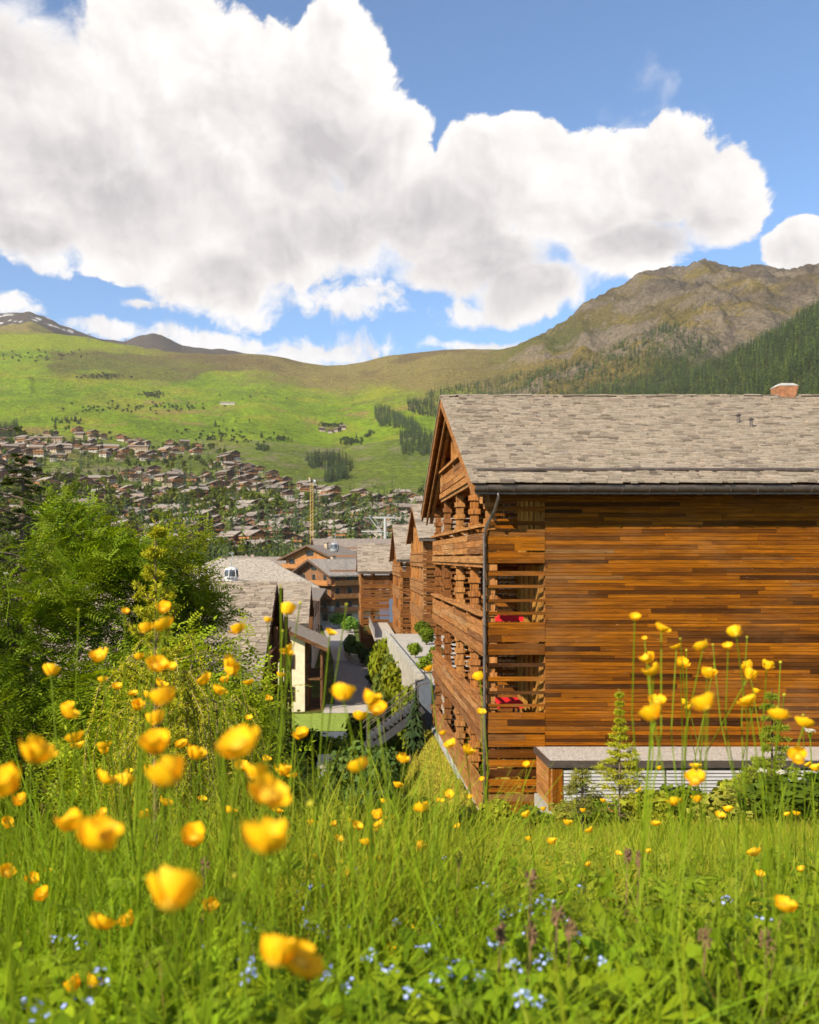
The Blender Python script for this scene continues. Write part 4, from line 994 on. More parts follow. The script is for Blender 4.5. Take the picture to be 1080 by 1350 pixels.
def conifer_mesh(name, seed, h=1.0, wid=.17, layers=15, per=9, trunk=True, base=(.032, .050, .018), droop=.55, irr=.25, lite=False):
    """unit-height conifer: tiers of ragged drooping boughs"""
    r = np.random.default_rng(seed); V = []; Fc = []; T = []
    for i in range(layers):
        t = (i+r.uniform(-.3, .3))/layers; z = .08+.90*t; rad = wid*(1-t)**.85*(1+r.uniform(-irr, irr))+.012
        n = max(5, int(per*(1-.45*t)))
        for k in range(n):
            a = 2*math.pi*(k+r.uniform(-.4, .4))/n; rr = rad*r.uniform(.65, 1.2); dz = -droop*rr*r.uniform(.5, 1.4)
            wv = rr*r.uniform(.35, .6); d = np.array([math.cos(a), math.sin(a), 0]); s = np.array([-math.sin(a), math.cos(a), 0])
            c = np.array([0, 0, z]); b0 = len(V)
            V += [c+d*rr*.05+np.array([0, 0, .035]), c+d*rr*.55+s*wv*.5+np.array([0, 0, dz*.45]), c+d*rr+np.array([0, 0, dz]), c+d*rr*.55-s*wv*.5+np.array([0, 0, dz*.45]), c+d*rr*.5+np.array([0, 0, dz*.2+.018])]
            Fc += [(b0, b0+1, b0+4), (b0+1, b0+2, b0+4), (b0+2, b0+3, b0+4), (b0+3, b0, b0+4)]
            if lite: V.pop(); del Fc[-4:]; Fc += [(b0, b0+1, b0+2), (b0, b0+2, b0+3)]; V[b0] = V[b0]+np.array([0, 0, .02])
            tt = tint_arr(base, 1, r, .3)[0]; T += [tt]*(4 if lite else 5)
    V = np.array(V); Fc = np.array(Fc); T = np.array(T)
    return V*h, Fc, T
def trunk_arr(h, r0, n=6):
    a = np.arange(n)*2*math.pi/n; V = np.concatenate([np.stack([np.cos(a)*r0, np.sin(a)*r0, np.full(n, -.03*h)], 1), np.stack([np.cos(a)*r0*.25, np.sin(a)*r0*.25, np.full(n, h)], 1)])
    return V, np.array([(i, (i+1) % n, (i+1) % n+n, i+n) for i in range(n)])
def broad_arr(seed, nleaf=420, base=(.085, .125, .022), leaf=.055, shape=(.34, .34, .40), zc=.60, lobes=9):
    r = np.random.default_rng(seed); L = []
    for i in range(lobes):
        d = r.normal(size=3); d /= np.linalg.norm(d); L.append((np.array([0, 0, zc])+d*np.array(shape)*r.uniform(.35, .62), r.uniform(.11, .2)))
    L.append((np.array([0, 0, zc+.15]), .18))
    V = []; Fc = []; T = []
    for i in range(nleaf):
        c, rad = L[r.integers(len(L))]; d = r.normal(size=3); d /= np.linalg.norm(d); p = c+d*rad*r.uniform(.55, 1.08)
        n = d+r.normal(size=3)*.6; n /= np.linalg.norm(n); u = np.cross(n, r.normal(size=3)); u /= np.linalg.norm(u); v = np.cross(n, u)
        s = leaf*r.uniform(.55, 1.35); b0 = len(V)
        V += [p+u*s, p+v*s*.7+u*.2*s, p-u*s, p-v*s*.7]; Fc.append((b0, b0+1, b0+2, b0+3)); T += [tint_arr(base, 1, r, .28)[0]]*4
    return np.array(V), np.array(Fc), np.array(T)

CON = []
for i in range(6):
    V, Fc, T = conifer_mesh('c', 40+i, 1, [.15, .18, .13, .2, .16, .17][i], 16, 10, base=[(.055, .082, .022), (.065, .092, .026), (.050, .074, .024), (.12, .15, .028), (.085, .115, .026), (.052, .075, .026)][i])
    CON.append(np_mesh('crown', V, Fc, NEEDLE, T))
BRO = []
for i in range(7):
    V, Fc, T = broad_arr(60+i, 460, [(.17,.215,.016), (.20,.24,.016), (.13,.18,.018), (.22,.25,.018), (.15,.195,.022), (.18,.225,.016), (.12,.155,.02)][i], shape=[(.34,.34,.36), (.28,.28,.42), (.38,.36,.32), (.25,.25,.44), (.33,.3,.38), (.2,.2,.46), (.36,.36,.34)][i])
    BRO.append(np_mesh('crown', V, Fc, LEAF_FAR, T))
V, Fc = trunk_arr(.55, .022, 6); TRK = np_mesh('trunk', V, Fc, BARK)
def tree(name, me, label, x, y, h, wid=1.0, group=None, z=None, parts=True, cat='tree'):
    z = gz(x, y) if z is None else z
    rz_ = random.uniform(0, 6.28)
    if parts:
        t_ = thing(name, label, cat, (x, y, z), group, rz_); t_.scale = (h*wid, h*wid, h)
        link('trunk', TRK, t_); link('crown', me, t_)
    else:
        t_ = link(name, me, None, (x, y, z), (0, 0, rz_), (h*wid, h*wid, h)); tag(t_, label, cat, group)
    return t_

# far chalets share a dozen joined meshes
FARCH = []
rr = random.Random(99)
for i in range(12):
    L = rr.uniform(10, 15); W = rr.uniform(9, 12); mats = []; big = MB()
    wd = WOODS[[0, 2, 0, 1, 2, 0, 3, 2, 0, 2, 0, 3][i]]; pl = PLS[[0, 1, 0, 1, 2, 0, 0, 2, 1, 0, 1, 0][i]]; rf = ROOFS[[0, 1, 1, 0, 1, 2, 0, 1, 0, 1, 1, 2][i]]
    for (n, m, b, p) in chalet_parts(L, W, rr.uniform(2.4, 3.4), rr.uniform(2.6, 5.2), math.radians(rr.uniform(20, 26)), rr.uniform(1.1, 1.8), rf, wd, pl, rr.choice([2, 3]), 0, True, i, 1.3):
        if m not in mats: mats.append(m)
        o_ = len(big.v); big.v += b.v; big.t += b.t; big.f += [tuple(q+o_ for q in f) for f in b.f]; big.m += [mats.index(m)]*len(b.f)
    FARCH.append(big.build('chalet', mats, link=False))
HOUSES = []
VW = ['brown', 'dark', 'brown', 'orange', 'dark', 'brown', 'pale wood', 'dark', 'brown', 'dark', 'brown', 'pale wood']; VR = ['grey', 'brown', 'brown', 'grey', 'brown', 'pale', 'grey', 'brown', 'grey', 'brown', 'brown', 'pale']
def zone(px, Y):
    dpt = 'on the valley floor' if Y < 480 else ('low on the slope' if Y < 750 else ('halfway up' if Y < 1100 else 'at the village top'))
    return dpt+(' above the rowan' if px < 130 else (' above the fir' if px < 250 else (' above the hotel' if px < 370 else (' around the crane' if px < 460 else ' by the gable'))))
def vlabel(i, px, Y): return f'{VW[i]} chalet, {VR[i]} roof, {zone(px, Y)}'
CW_ = ['dark', 'broad dark', 'narrow dark', 'light green', 'mid green', 'blackish']; BW_ = ['rounded green', 'tall oval light green', 'broad mid green', 'slender yellow green', 'deep green', 'narrow light green', 'dark leafy']
def free(x, y, d): return all((x-a)**2+(y-c)**2 > d*d for a, c in HOUSES)
top_px = [-60, 0, 100, 180, 250, 300, 340, 430, 500, 580]; top_y = [566, 567, 566, 578, 583, 598, 618, 642, 652, 655]
LABS = [(1100, 'tiny dark chalet along the top edge of the village, under the open meadow', 'dark chalets at the top edge of the village'),
        (650, 'small brown chalet among trees halfway up the village slope', 'chalets on the village slope'),
        (0, 'grey roofed chalet among trees on the valley floor beyond the gondolas', 'chalets on the valley floor')]
tries = 0; far_n = 0
while far_n < 285 and tries < 60000:
    tries += 1
    px = rr.uniform(-40, 565); Y = math.exp(rr.uniform(math.log(285), math.log(1450)))
    x = (px-PX0)/F*Y; z = gz(x, Y); py = PY0-z/Y*F
    if py < np.interp(px, top_px, top_y)+3: continue
    cl = sfbm(x/95, Y/95, 3, 131)
    if cl < -.02 and Y > 700: continue
    if Y < 700 and rr.random() < .35: continue
    dmin = 15 if Y > 900 else 19
    if not free(x, Y, dmin): continue
    HOUSES.append((x, Y)); far_n += 1
    lab = next(l for l in LABS if Y >= l[0]); vi = rr.randrange(12)
    lab = (0, vlabel(vi, px, Y), lab[2])
    o = link('chalet', FARCH[vi], None, (x, Y, z), (0, 0, math.radians(rr.choice([-75, -60, -50, -100, -40, 15])+rr.uniform(-15, 15))), (rr.uniform(.85, 1.2),)*3)
    tag(o, lab[1], 'chalet', lab[2])
# the rest of the far village, past the individuals: one object
big = MB(); MV = [PLS[0], PLS[1], WOODS[0], WOODS[2], WOODS[1], ROOFS[0], ROOFS[1], ROOFS[2], GLASS]; n_ = 0; tries = 0
while n_ < 230 and tries < 60000:
    tries += 1; px = rr.uniform(-30, 560); Y = math.exp(rr.uniform(math.log(420), math.log(1450))); x = (px-PX0)/F*Y; z = gz(x, Y); py = PY0-z/Y*F
    if py < np.interp(px, top_px, top_y)+6 or not free(x, Y, 12.5): continue
    if sfbm(x/95, Y/95, 3, 131) < -.12 and Y > 700: continue
    HOUSES.append((x, Y)); n_ += 1; a = math.radians(rr.choice([-75, -60, -50, -100, -40, 15])+rr.uniform(-15, 15)); ca, sa = math.cos(a), math.sin(a)
    L, W_, h1, h2 = rr.uniform(8, 13), rr.uniform(8, 11), rr.uniform(2.2, 3), rr.uniform(2.4, 4.2); ri = W_/2*math.tan(math.radians(rr.uniform(20, 26))); H_ = h1+h2
    sub_ = MB(); sub_.box((-L/2, -W_/2, -3), (L/2, W_/2, h1), rr.choice([0, 1])); sub_.prism([(-W_/2-.05, h1+.01), (W_/2+.05, h1+.01), (W_/2+.05, H_), (0, H_+ri-.1), (-W_/2-.05, H_)], 'x', -L/2-.05, L/2+.05, rr.choice([2, 2, 3, 3, 4]))
    rm = rr.choice([5, 6, 6, 7]); sl = ri/(W_/2)
    for s in (-1, 1): sub_.prism([(s*(W_/2+1.3), H_-1.3*sl), (0, H_+ri), (0, H_+ri-.3), (s*(W_/2+1.3), H_-1.3*sl-.3)], 'x', -L/2-1.2, L/2+1.2, rm)
    for s in (-1, 1):
        for u in (-.28, 0, .28):
            for zz in (h1*.5, h1+h2*.45):
                sub_.box((u*L-.6, min(s*(W_/2+.06), s*(W_/2+.1)), zz-.6), (u*L+.6, max(s*(W_/2+.06), s*(W_/2+.1)), zz+.6), 8); sub_.box((min(s*(L/2+.06), s*(L/2+.1)), u*W_-.6, zz-.6), (max(s*(L/2+.06), s*(L/2+.1)), u*W_+.6, zz+.6), 8)
    o_ = len(big.v); big.v += [(p[0]*ca-p[1]*sa+x, p[0]*sa+p[1]*ca+Y, p[2]+z) for p in sub_.v]; big.t += sub_.t; big.f += [tuple(q+o_ for q in f) for f in sub_.f]; big.m += sub_.m
ob = big.build('distant_chalets', MV); tag(ob, kind='stuff', label='the many smallest chalets of the village slope')
# long pale apartment blocks up the slope
for i, (px, Y, L, lab) in enumerate([(215/1080*1080*.0+62, 1230, 44, 'long pinkish apartment block at the upper left edge of the village'), (183, 1180, 26, 'pale apartment block on the village slope below the meadow')]):
    chalet(lab, loc_(px, Y), rr.uniform(-6, 6), 'apartment_block', 'building', L=L, W=12, h1=8, h2=3, pitch=math.radians(18), oh=1, roof=ROOFS[1], wd=WOODS[3], pl=PLS[1], floors=4, seed=40+i, balcony=False); x, Y, z = loc_(px, Y); HOUSES.append((x, Y))
NEAR_H = [(318, 178, 17), (446, 196, 10), (478, 262, 16), (428, 232, 11), (389, 215, 10), (350, 262, 13), (403, 270, 9)]
for px, Y, rad in NEAR_H: HOUSES.append(((px-PX0)/F*Y, Y))
# village trees
cands = []
tries = 0
while len(cands) < 2100 and tries < 120000:
    tries += 1
    px = rr.uniform(-60, 585); Y = math.exp(rr.uniform(math.log(290), math.log(1500))); x = (px-PX0)/F*Y; z = gz(x, Y); py = PY0-z/Y*F
    lim = np.interp(px, top_px, top_y)
    if py < lim: continue
    if py < lim+22 and rr.random() < .6: continue
    dn = sfbm(x/70, Y/110, 3, 151)
    if dn < -.22 and Y > 550: continue
    if not free(x, Y, 7.5 if Y > 500 else 9.5): continue
    if Y > 780 and rr.random() < .62: continue
    con = sfbm(x/120, Y/150, 3, 161)+rr.uniform(-.25, .25) > .05
    cands.append((Y, x, z, con, rr.uniform(.75, 1.3)))
cands.sort()
nC = nB_ = 0; restC = []; restB = []
for (Y, x, z, con, k) in cands:
    if con:
        h = 17*k
        if nC < 260:
            nC += 1; j = rr.randrange(6)
            lab, g = f'{CW_[j]} conifer {zone(PX0+F*x/Y, Y)}', 'conifers among the village houses'
            tree('conifer_tree', CON[j], lab, x, Y, h, rr.uniform(.9, 1.3), g, z, parts=Y < 520)
        else: restC.append((x, Y, z-.3, h, rr.uniform(.9, 1.3)))
    else:
        h = 11.5*k
        if nB_ < 270:
            nB_ += 1; j = rr.randrange(7)
            lab, g = f'{BW_[j]} tree {zone(PX0+F*x/Y, Y)}', 'leafy trees among the village houses'
            tree('leafy_tree', BRO[j], lab, x, Y, h, rr.uniform(.8, 1.25), g, z, parts=Y < 520)
        else: restB.append((x, Y, z-.2, h, rr.uniform(.8, 1.2)))
# big trees of the valley floor that stand out in the photograph
for (px, Y, h, con, j) in [(487, 330, 21, 1, 0), (500, 350, 24, 1, 2), (478, 360, 19, 1, 1), (515, 370, 22, 1, 4), (545, 330, 17, 0, 3), (532, 340, 15, 0, 1), (560, 350, 18, 0, 3), (430, 330, 12, 0, 3), (440, 340, 11, 0, 1), (350, 330, 17, 1, 3), (342, 300, 15, 1, 4), (328, 340, 15, 1, 0), (385, 310, 10, 1, 5), (393, 300, 9, 1, 3), (300, 330, 14, 1, 3), (275, 340, 16, 1, 0), (412, 350, 14, 0, 0), (460, 420, 16, 0, 2), (205, 300, 22, 1, 3), (230, 330, 13, 0, 4), (195, 330, 20, 1, 1), (362, 245, 8.5, 0, 3), (372, 280, 9, 0, 1), (400, 200, 4.5, 0, 3), (415, 203, 4.2, 0, 1), (506, 420, 12, 0, 1)]:
    x, Y, z = loc_(px, Y)
    tree('conifer_tree' if con else 'leafy_tree', CON[j] if con else BRO[j], 'tall dark conifer rising behind the brown chalets and grey roofs' if con else 'bushy bright green tree close behind the brown chalets', x, Y, h, 1.05 if not con else 1.0, 'tall conifers behind the chalets' if con else 'bushy trees behind the chalets', z)

def forest(name, pts, mesh_arrs, mat, label=None):
    """many trees too far to pick apart: one mesh"""
    Vs = []; Fs = []; Ts = []; o = 0; r = np.random.default_rng(len(pts)+3)
    for (x, y, z, h, wd) in pts:
        V, Fc, T = mesh_arrs[r.integers(len(mesh_arrs))]; a = r.uniform(0, 6.28); ca, sa = math.cos(a), math.sin(a)
        W = np.stack([(V[:, 0]*ca-V[:, 1]*sa)*h*wd+x, (V[:, 0]*sa+V[:, 1]*ca)*h*wd+y, V[:, 2]*h+z], 1)
        Vs.append(W); Fs.append(Fc+o); Ts.append(np.clip(T*r.uniform(.7, 1.35), 0, 1)); o += len(V)
    ob = link(name, np_mesh(name, np.concatenate(Vs), np.concatenate(Fs), mat, np.concatenate(Ts))); ob['kind'] = 'stuff'
    return tag(ob, label)
LOWC = [conifer_mesh('l', 200+i, 1, [.16, .19, .14, .17, .15][i], 7, 6, lite=True, base=[(.038, .056, .02), (.046, .066, .022), (.035, .052, .024), (.10, .135, .026), (.042, .060, .022)][i]) for i in range(5)]
LOWB = [broad_arr(220+i, 90, [(.15, .19, .018), (.19, .22, .018), (.12, .165, .02)][i], leaf=.095) for i in range(3)]
if restC: forest('village_conifers', restC, LOWC, NEEDLE, 'conifers scattered between the small chalets of the far slope')
if restB: forest('village_leafy_trees', restB, LOWB, LEAF_FAR, 'leafy trees scattered between the small chalets of the far slope')

def inpoly(px, py, poly):
    inside = False; n = len(poly); j = n-1
    for i in range(n):
        xi, yi = poly[i]; xj, yj = poly[j]
        if (yi > py) != (yj > py) and px < (xj-xi)*(py-yi)/(yj-yi)+xi: inside = not inside
        j = i
    return inside
# conifer groves on the open meadow
GROVES = [([(493, 538), (505, 537), (545, 556), (556, 568), (500, 562), (494, 552)], 420, 'dark conifer grove on the green meadow left of the tall gable'),
          ([(526, 572), (545, 567), (578, 580), (578, 602), (530, 600)], 300, 'lower dark conifer grove half hidden behind the tall gable'),
          ([(535, 532), (550, 529), (580, 538), (580, 552), (540, 545)], 220, 'small upper conifer grove touching the tall gable'),
          ([(400, 604), (440, 602), (466, 614), (466, 622), (408, 618)], 200, 'bluish conifer grove at the foot of the open meadow'),
          ([(425, 630), (455, 622), (460, 632), (430, 638)], 110, 'low dark conifer grove beside the yellow crane'),
          ([(0, 566), (22, 560), (30, 574), (0, 580)], 120, 'conifers at the left edge above the village')]
for gi, (poly, n, lab) in enumerate(GROVES):
    pts = []; k = 0; r = random.Random(gi)
    while len(pts) < n and k < 40000:
        k += 1; px = r.uniform(min(p[0] for p in poly), max(p[0] for p in poly)); Y = r.uniform(700, 2300); x = (px-PX0)/F*Y; z = gz(x, Y)
        if inpoly(px, PY0-z/Y*F, poly): pts.append((x, Y, z-.5, r.uniform(11, 19), r.uniform(.8, 1.1)))
    if pts: forest('conifer_grove', pts, LOWC[:3], NEEDLE, lab)
# single small trees and bushes out on the meadow
r = random.Random(31); spots = [(70+i*3.1+r.uniform(-1, 1), 556+r.uniform(-2, 3)) for i in range(13)]+[(345, 577), (341, 593), (348, 595), (320, 527), (330, 524), (290, 522), (350, 524), (378, 526), (425, 561), (440, 563), (455, 583), (470, 578), (488, 572), (385, 582), (203, 520), (195, 523), (210, 524), (295, 556), (284, 562)]
for (px, py) in spots:
    best = min(np.linspace(800, 2600, 500), key=lambda Y: abs(PY0-gz((px-PX0)/F*Y, Y)/Y*F-py)); x = (px-PX0)/F*best
    tree('meadow_conifer', CON[r.randrange(6)], 'lone dark tree on the open green meadow above the village', x, best, r.uniform(8, 14), r.uniform(1.2, 2.0), 'lone trees on the meadow', None, False)
# forest of the right-hand mountain
pts = []; k = 0; r = random.Random(77)
band = [(560, 520), (640, 500), (720, 488), (790, 466), (845, 440), (880, 425), (925, 445), (950, 450), (915, 485), (870, 520), (760, 540), (560, 540)]
N1 = 0
while k < 140000 and len(pts) < 9500:
    k += 1; px = r.uniform(560, 1130); Y = r.uniform(700, 2400); x = (px-PX0)/F*Y
    if Y < 1500 and px > 700:
        if r.random() < .2: continue
        crest = np.interp(px, [740, 860, 950, 1080, 1200], [545, 518, 478, 400, 380])
        z = gz(x, Y); py = PY0-z/Y*F
        if py > 600 or py < crest-2: continue
        pts.append((x, Y, z-1, r.uniform(11, 20), r.uniform(.85, 1.2)))
    else:
        z = gz(x, Y); py = PY0-z/Y*F
        if py > 540 or not inpoly(px, py, band): continue
        d = sfbm(x/120, Y/150, 3, 171)
        if px < 690 and (d < .0 or r.random() < .4): continue
        if d < -.4: continue
        pts.append((x, Y, z-1, r.uniform(10, 19), r.uniform(.85, 1.15)))
forest('mountain_forest', pts, LOWC+[conifer_mesh('l', 300, 1, .17, 7, 6, lite=True, base=(.055, .085, .022))], NEEDLE, 'dark conifer forest covering the lower mountain on the right')
pts = []
for i in range(420):
    px = r.uniform(840, 945); Y = r.uniform(1700, 2450); x = (px-PX0)/F*Y; z = gz(x, Y); py = PY0-z/Y*F
    if 385 < py < 450 and sfbm(x/90, Y/90, 3, 181) > .08: pts.append((x, Y, z-1, r.uniform(7, 14), 1.1))
if pts: forest('rock_face_conifers', pts, LOWC[:3], NEEDLE, 'scattered conifers clinging to the rocky mountain face')

# dark scrub on the open meadow
r = random.Random(53)
for (px, py, rx, ry, n) in [(202, 521, 16, 4, 60), (135, 497, 28, 3, 60), (347, 592, 8, 4, 26), (437, 562, 16, 3, 40), (462, 583, 16, 4, 50), (488, 573, 6, 4, 20), (235, 537, 40, 5, 40), (370, 580, 14, 3, 24), (160, 540, 60, 8, 50), (60, 470, 60, 8, 60), (300, 575, 60, 14, 60)]:
    pts = []
    for i in range(n):
        x_, y_ = px+r.gauss(0, rx*.5), py+r.gauss(0, ry*.5); lo, hi = 700.0, 2900.0
        for _ in range(22):
            m = (lo+hi)/2
            if PY0-gz((x_-PX0)/F*m, m)/m*F > y_: lo = m
            else: hi = m
        x = (x_-PX0)/F*lo; pts.append((x, lo, gz(x, lo)-.8, r.uniform(4, 8), r.uniform(1.1, 1.7)))
    forest('hillside_scrub', pts, [broad_arr(230+i, 60, (.05, .075, .018), leaf=.12) for i in range(2)], LEAF_FAR, 'dark scrub patch on the open green meadow')
# ================================================================== lift, crane, car, small things in the village
WPAINT = plain('white_paint', (.70, .70, .70), .35, .06, 3, 0, .5); DGLASS = NT('cabin_glass'); DGLASS.base((.05, .06, .08), .08, .7); DGLASS = DGLASS.mat
YPAINT = plain('crane_yellow', (.42, .29, .07), .5, .1); BLUE = plain('blue_paint', (.04, .08, .34), .3, .08, 3, 0, .5); BLACK = plain('black_rubber', (.02, .02, .02), .7, .1)
GREYP = plain('grey_shell', (.30, .31, .33), .35, .06, 3, 0, .5)
def gondola(label, px, py, Y, shell, mark=False):
    c = at(px, py, Y); t_ = thing('gondola_cabin', label, 'gondola', c, 'gondola cabins on the cable')
    b = MB(); b.lathe([(.55, -1.05), (.86, -.86), (1.0, -.3), (.98, .4), (.82, .9), (.45, 1.12)], c, 14); b.build('cabin_shell', shell, t_, smooth=False)
    b = MB(); b.lathe([(1.015, -.22), (1.012, .42), (.90, .74)], c, 14); 
    g = b.build('window_band', DGLASS, t_)
    for k in range(6):
        a = k*math.pi/3+.3; b = MB(); b.bar((c.x+1.03*math.cos(a), c.y+1.03*math.sin(a), c.z-.3), (c.x+.90*math.cos(a), c.y+.90*math.sin(a), c.z+.8), .16, .08); b.build('window_post', shell, t_)
    if mark:
        for dx in (-.42, -.14, .14, .42):
            b = MB(); b.obox((c.x+dx, c.y-1.0, c.z-.45), (.13, .05, .3), (0, .35, 0)); b.build('dark_marking', DGLASS, t_)
    b = MB(); b.tube([c+Vector((0, 0, 1.1)), c+Vector((0, 0, 1.9)), c+Vector((.25, 0, 2.6)), c+Vector((0, 0, 3.1))], .07, 6); b.build('hanger_arm', GREYP, t_)
    b = MB(); b.obox(c+Vector((0, 0, 3.12)), (.7, .18, .16), (0, 0, 0)); b.build('cable_grip', GREYP, t_)
    return c+Vector((0, 0, 3.2))
g1 = gondola('white round gondola cabin hanging in front of the broad hotel', 305, 758, 128, WPAINT, True)
g2 = gondola('dark grey gondola cabin hanging in front of the chalet roofs', 441, 722, 205, GREYP)
PYLM = plain('galvanised_steel', (.34, .34, .33), .5, .1)
PYL = thing('lift_pylon', 'pale steel lift pylon with cross arm behind the roofs of the timber row', 'pylon', (12, 300, -14))
ptop = at(508, 686, 300)
b = MB(); b.tube([(ptop.x, 300, -16), (ptop.x, 300, ptop.z+1)], [.75, .5], 10); b.build('mast', WPAINT, PYL)
b = MB(); b.box((ptop.x-5.5, 299.6, ptop.z+.6), (ptop.x+3.2, 300.4, ptop.z+1.2)); b.build('cross_arm', WPAINT, PYL)
for dx in (-5, -3.4, 2.4):
    b = MB(); b.bar((ptop.x+dx, 300, ptop.z+.6), (ptop.x+dx*.2-1, 300, ptop.z-3.4), .25, .25); b.build('strut', WPAINT, PYL)
for dx in (-5.2, 2.9):
    b = MB(); b.box((ptop.x+dx-.25, 297, ptop.z+1.25), (ptop.x+dx+.25, 303, ptop.z+1.6)); b.build('sheave_train', GREYP, PYL)
b = MB(); b.box((ptop.x-8, 299.9, ptop.z-3.9), (ptop.x-.6, 300.3, ptop.z-3.5)); b.build('service_walkway', WPAINT, PYL)
for ch_ in PYL.children: ch_.data.materials[0] = PYLM
pt = Vector((ptop.x-5.2, 300, ptop.z+1.6))
def sag(a, c, s, n=14): return [a.lerp(c, i/n)-Vector((0, 0, s*4*(i/n)*(1-i/n))) for i in range(n+1)]
b = MB(); far_l = g1+(g1-g2)*.9
pts = sag(far_l, g1, .5)+sag(g1, g2, .8)[1:]+sag(g2, pt, .8)[1:]
b.tube(pts, .035, 5); cb = b.build('lift_cable', STEEL_D); tag(cb, 'thin dark lift cable carrying the gondola cabins to the pylon', 'cable')
# tower crane
Y = 470; cx = (411-PX0)/F*Y; cz = gz(cx, Y); top = (PY0-632)/F*Y
CR = thing('tower_crane', 'yellow tower crane standing between trees in the middle of the village', 'crane', (cx, Y, cz))
b = MB()
for sx in (-.7, .7):
    for sy in (-.7, .7): b.bar((cx+sx, Y+sy, cz), (cx+sx, Y+sy, top), .28, .28)
zz = cz
while zz < top-2:
    for s in (-1, 1):
        b.bar((cx-.7, Y+.7*s, zz), (cx+.7, Y+.7*s, zz+1.8), .16, .16); b.bar((cx+.7*s, Y-.7, zz), (cx+.7*s, Y+.7, zz+1.8), .16, .16)
    zz += 1.8
b.build('mast', YPAINT, CR)
b = MB(); b.bar((cx-1, Y-8, top), (cx+2.4, Y+26, top), .8, .9); b.build('jib', YPAINT, CR)
b = MB(); b.box((cx-1.2, Y-9, top-2), (cx-.2, Y-6.5, top-.4)); b.build('counterweight', CONC, CR)
b = MB(); b.box((cx+.8, Y-1, top-2), (cx+2, Y+.6, top-.3)); b.build('cab', WPAINT, CR)
# parked car at the bend
def car(label, px, Y, paint, rot):
    x, Y, z = loc_(px, Y); z += .12; t_ = thing('parked_car', label, 'car', (x, Y, z), None, math.radians(rot))
    def lb(b, n, m, p=t_): me_ = b.build(n, m, link=False); return link(n, me_, p)
    b = MB(); b.prism([(-2.1, .35), (-2.15, .75), (-2.0, .95), (-1.2, 1.0), (1.0, 1.0), (1.95, .9), (2.1, .7), (2.1, .35), (1.6, .28), (-1.6, .28)], 'y', -.86, .86); b.prism([(-1.9, .98), (-1.4, 1.5), (.35, 1.52), (1.15, .99)], 'y', -.76, .76); lb(b, 'body', paint)
    b = MB(); b.prism([(-1.72, 1.04), (-1.33, 1.44), (.3, 1.46), (.98, 1.04)], 'y', -.775, .775); lb(b, 'side_windows', DGLASS)
    b = MB(); b.add([(1.13, -.66, 1.03), (1.13, .66, 1.03), (.42, .62, 1.48), (.42, -.62, 1.48)], [(0, 1, 2, 3)]); lb(b, 'windscreen', DGLASS)
    b = MB(); b.add([(-1.88, -.66, 1.03), (-1.88, .66, 1.03), (-1.44, .62, 1.46), (-1.44, -.62, 1.46)], [(3, 2, 1, 0)]); lb(b, 'rear_window', DGLASS)
    for sx in (-1.3, 1.3):
        for sy in (-.8, .8):
            b = MB(); b.tube([(sx, sy-.1, .32), (sx, sy+.1, .32)], .32, 12); w_ = lb(b, 'wheel', BLACK); b = MB(); b.tube([(sx, sy-.115, .32), (sx, sy+.115, .32)], .18, 10); lb(b, 'rim', GREYP, w_)
    for s in (-.62, .62):
        b = MB(); b.box((2.06, s-.16, .64), (2.13, s+.16, .8)); lb(b, 'headlight', WPAINT)
        b = MB(); b.box((-2.17, s-.14, .68), (-2.10, s+.14, .86)); lb(b, 'tail_light', RED)
    return t_
car('blue parked car at the far bend of the road beside the green bushes', 439, 206, BLUE, 70)
car('white parked car on the forecourt in front of the gabled chalet', 452, 214, WPAINT, 25)
for i, px in enumerate((373, 384)):
    x, Y, z = loc_(px, 200); bn = thing('banner_flag', ['left', 'right'][i]+' of two white banners on poles before the low grey roofed house', 'banner', (x, Y, z), 'white banners')
    b = MB(); b.tube([(x, Y, z), (x, Y, z+10.4)], .07, 6); b.build('pole', STEEL, bn)
    b = MB(); 
    vs = [(x+.1+u*1.5, Y-.08+.14*math.sin(u*5+v*3), z+6.0+v*4.2) for v in np.linspace(0, 1, 5) for u in np.linspace(0, 1, 5)]; b.add(vs, [(i_*5+j, i_*5+j+1, i_*5+j+6, i_*5+j+5) for i_ in range(4) for j in range(4)])
    o = b.build('banner_cloth', WPAINT, bn); md = o.modifiers.new('thick', 'SOLIDIFY'); md.thickness = .02
# masts on the skyline
for i, (px, py, Y) in enumerate([(118, 434, 2950), (166, 437, 3000), (241, 452, 3050)]):
    x = (px-PX0)/F*Y; z = gz(x, Y); m_ = thing('skyline_mast', 'thin grey lift mast standing on the grassy skyline at left', 'mast', (x, Y, z), 'lift masts on the skyline')
    b = MB(); b.bar((x-4, Y, z-3), (x, Y, z+26), 1.1, 1.1); b.bar((x+4, Y, z-3), (x, Y, z+26), 1.1, 1.1); b.build('mast', STEEL, m_)
    b = MB(); b.bar((x-9, Y, z+25), (x+9, Y, z+25), 1.1, 1.1); b.build('cross_arm', STEEL, m_)
# white farm building on the meadow
x, Y, z = loc_(300, 2050); chalet('long white farm building alone high on the meadow', (x, Y, z), 3, 'farm_building', 'building', L=34, W=10, h1=3, h2=1.5, pitch=math.radians(18), oh=.8, roof=ROOFS[2], wd=PLS[0], pl=PLS[0], floors=1, seed=71, balcony=False)
for i, (px, Y) in enumerate([(425, 1780), (436, 1760), (445, 1770), (452, 1790)]):
    x, Y, z = loc_(px, Y); o = link('barn', FARCH[(1, 4, 7, 9)[i]], None, (x, Y, z), (0, 0, .3+i), (.9,)*3); tag(o, 'small dark barn in the cluster on the open meadow', 'barn', 'barns on the meadow')
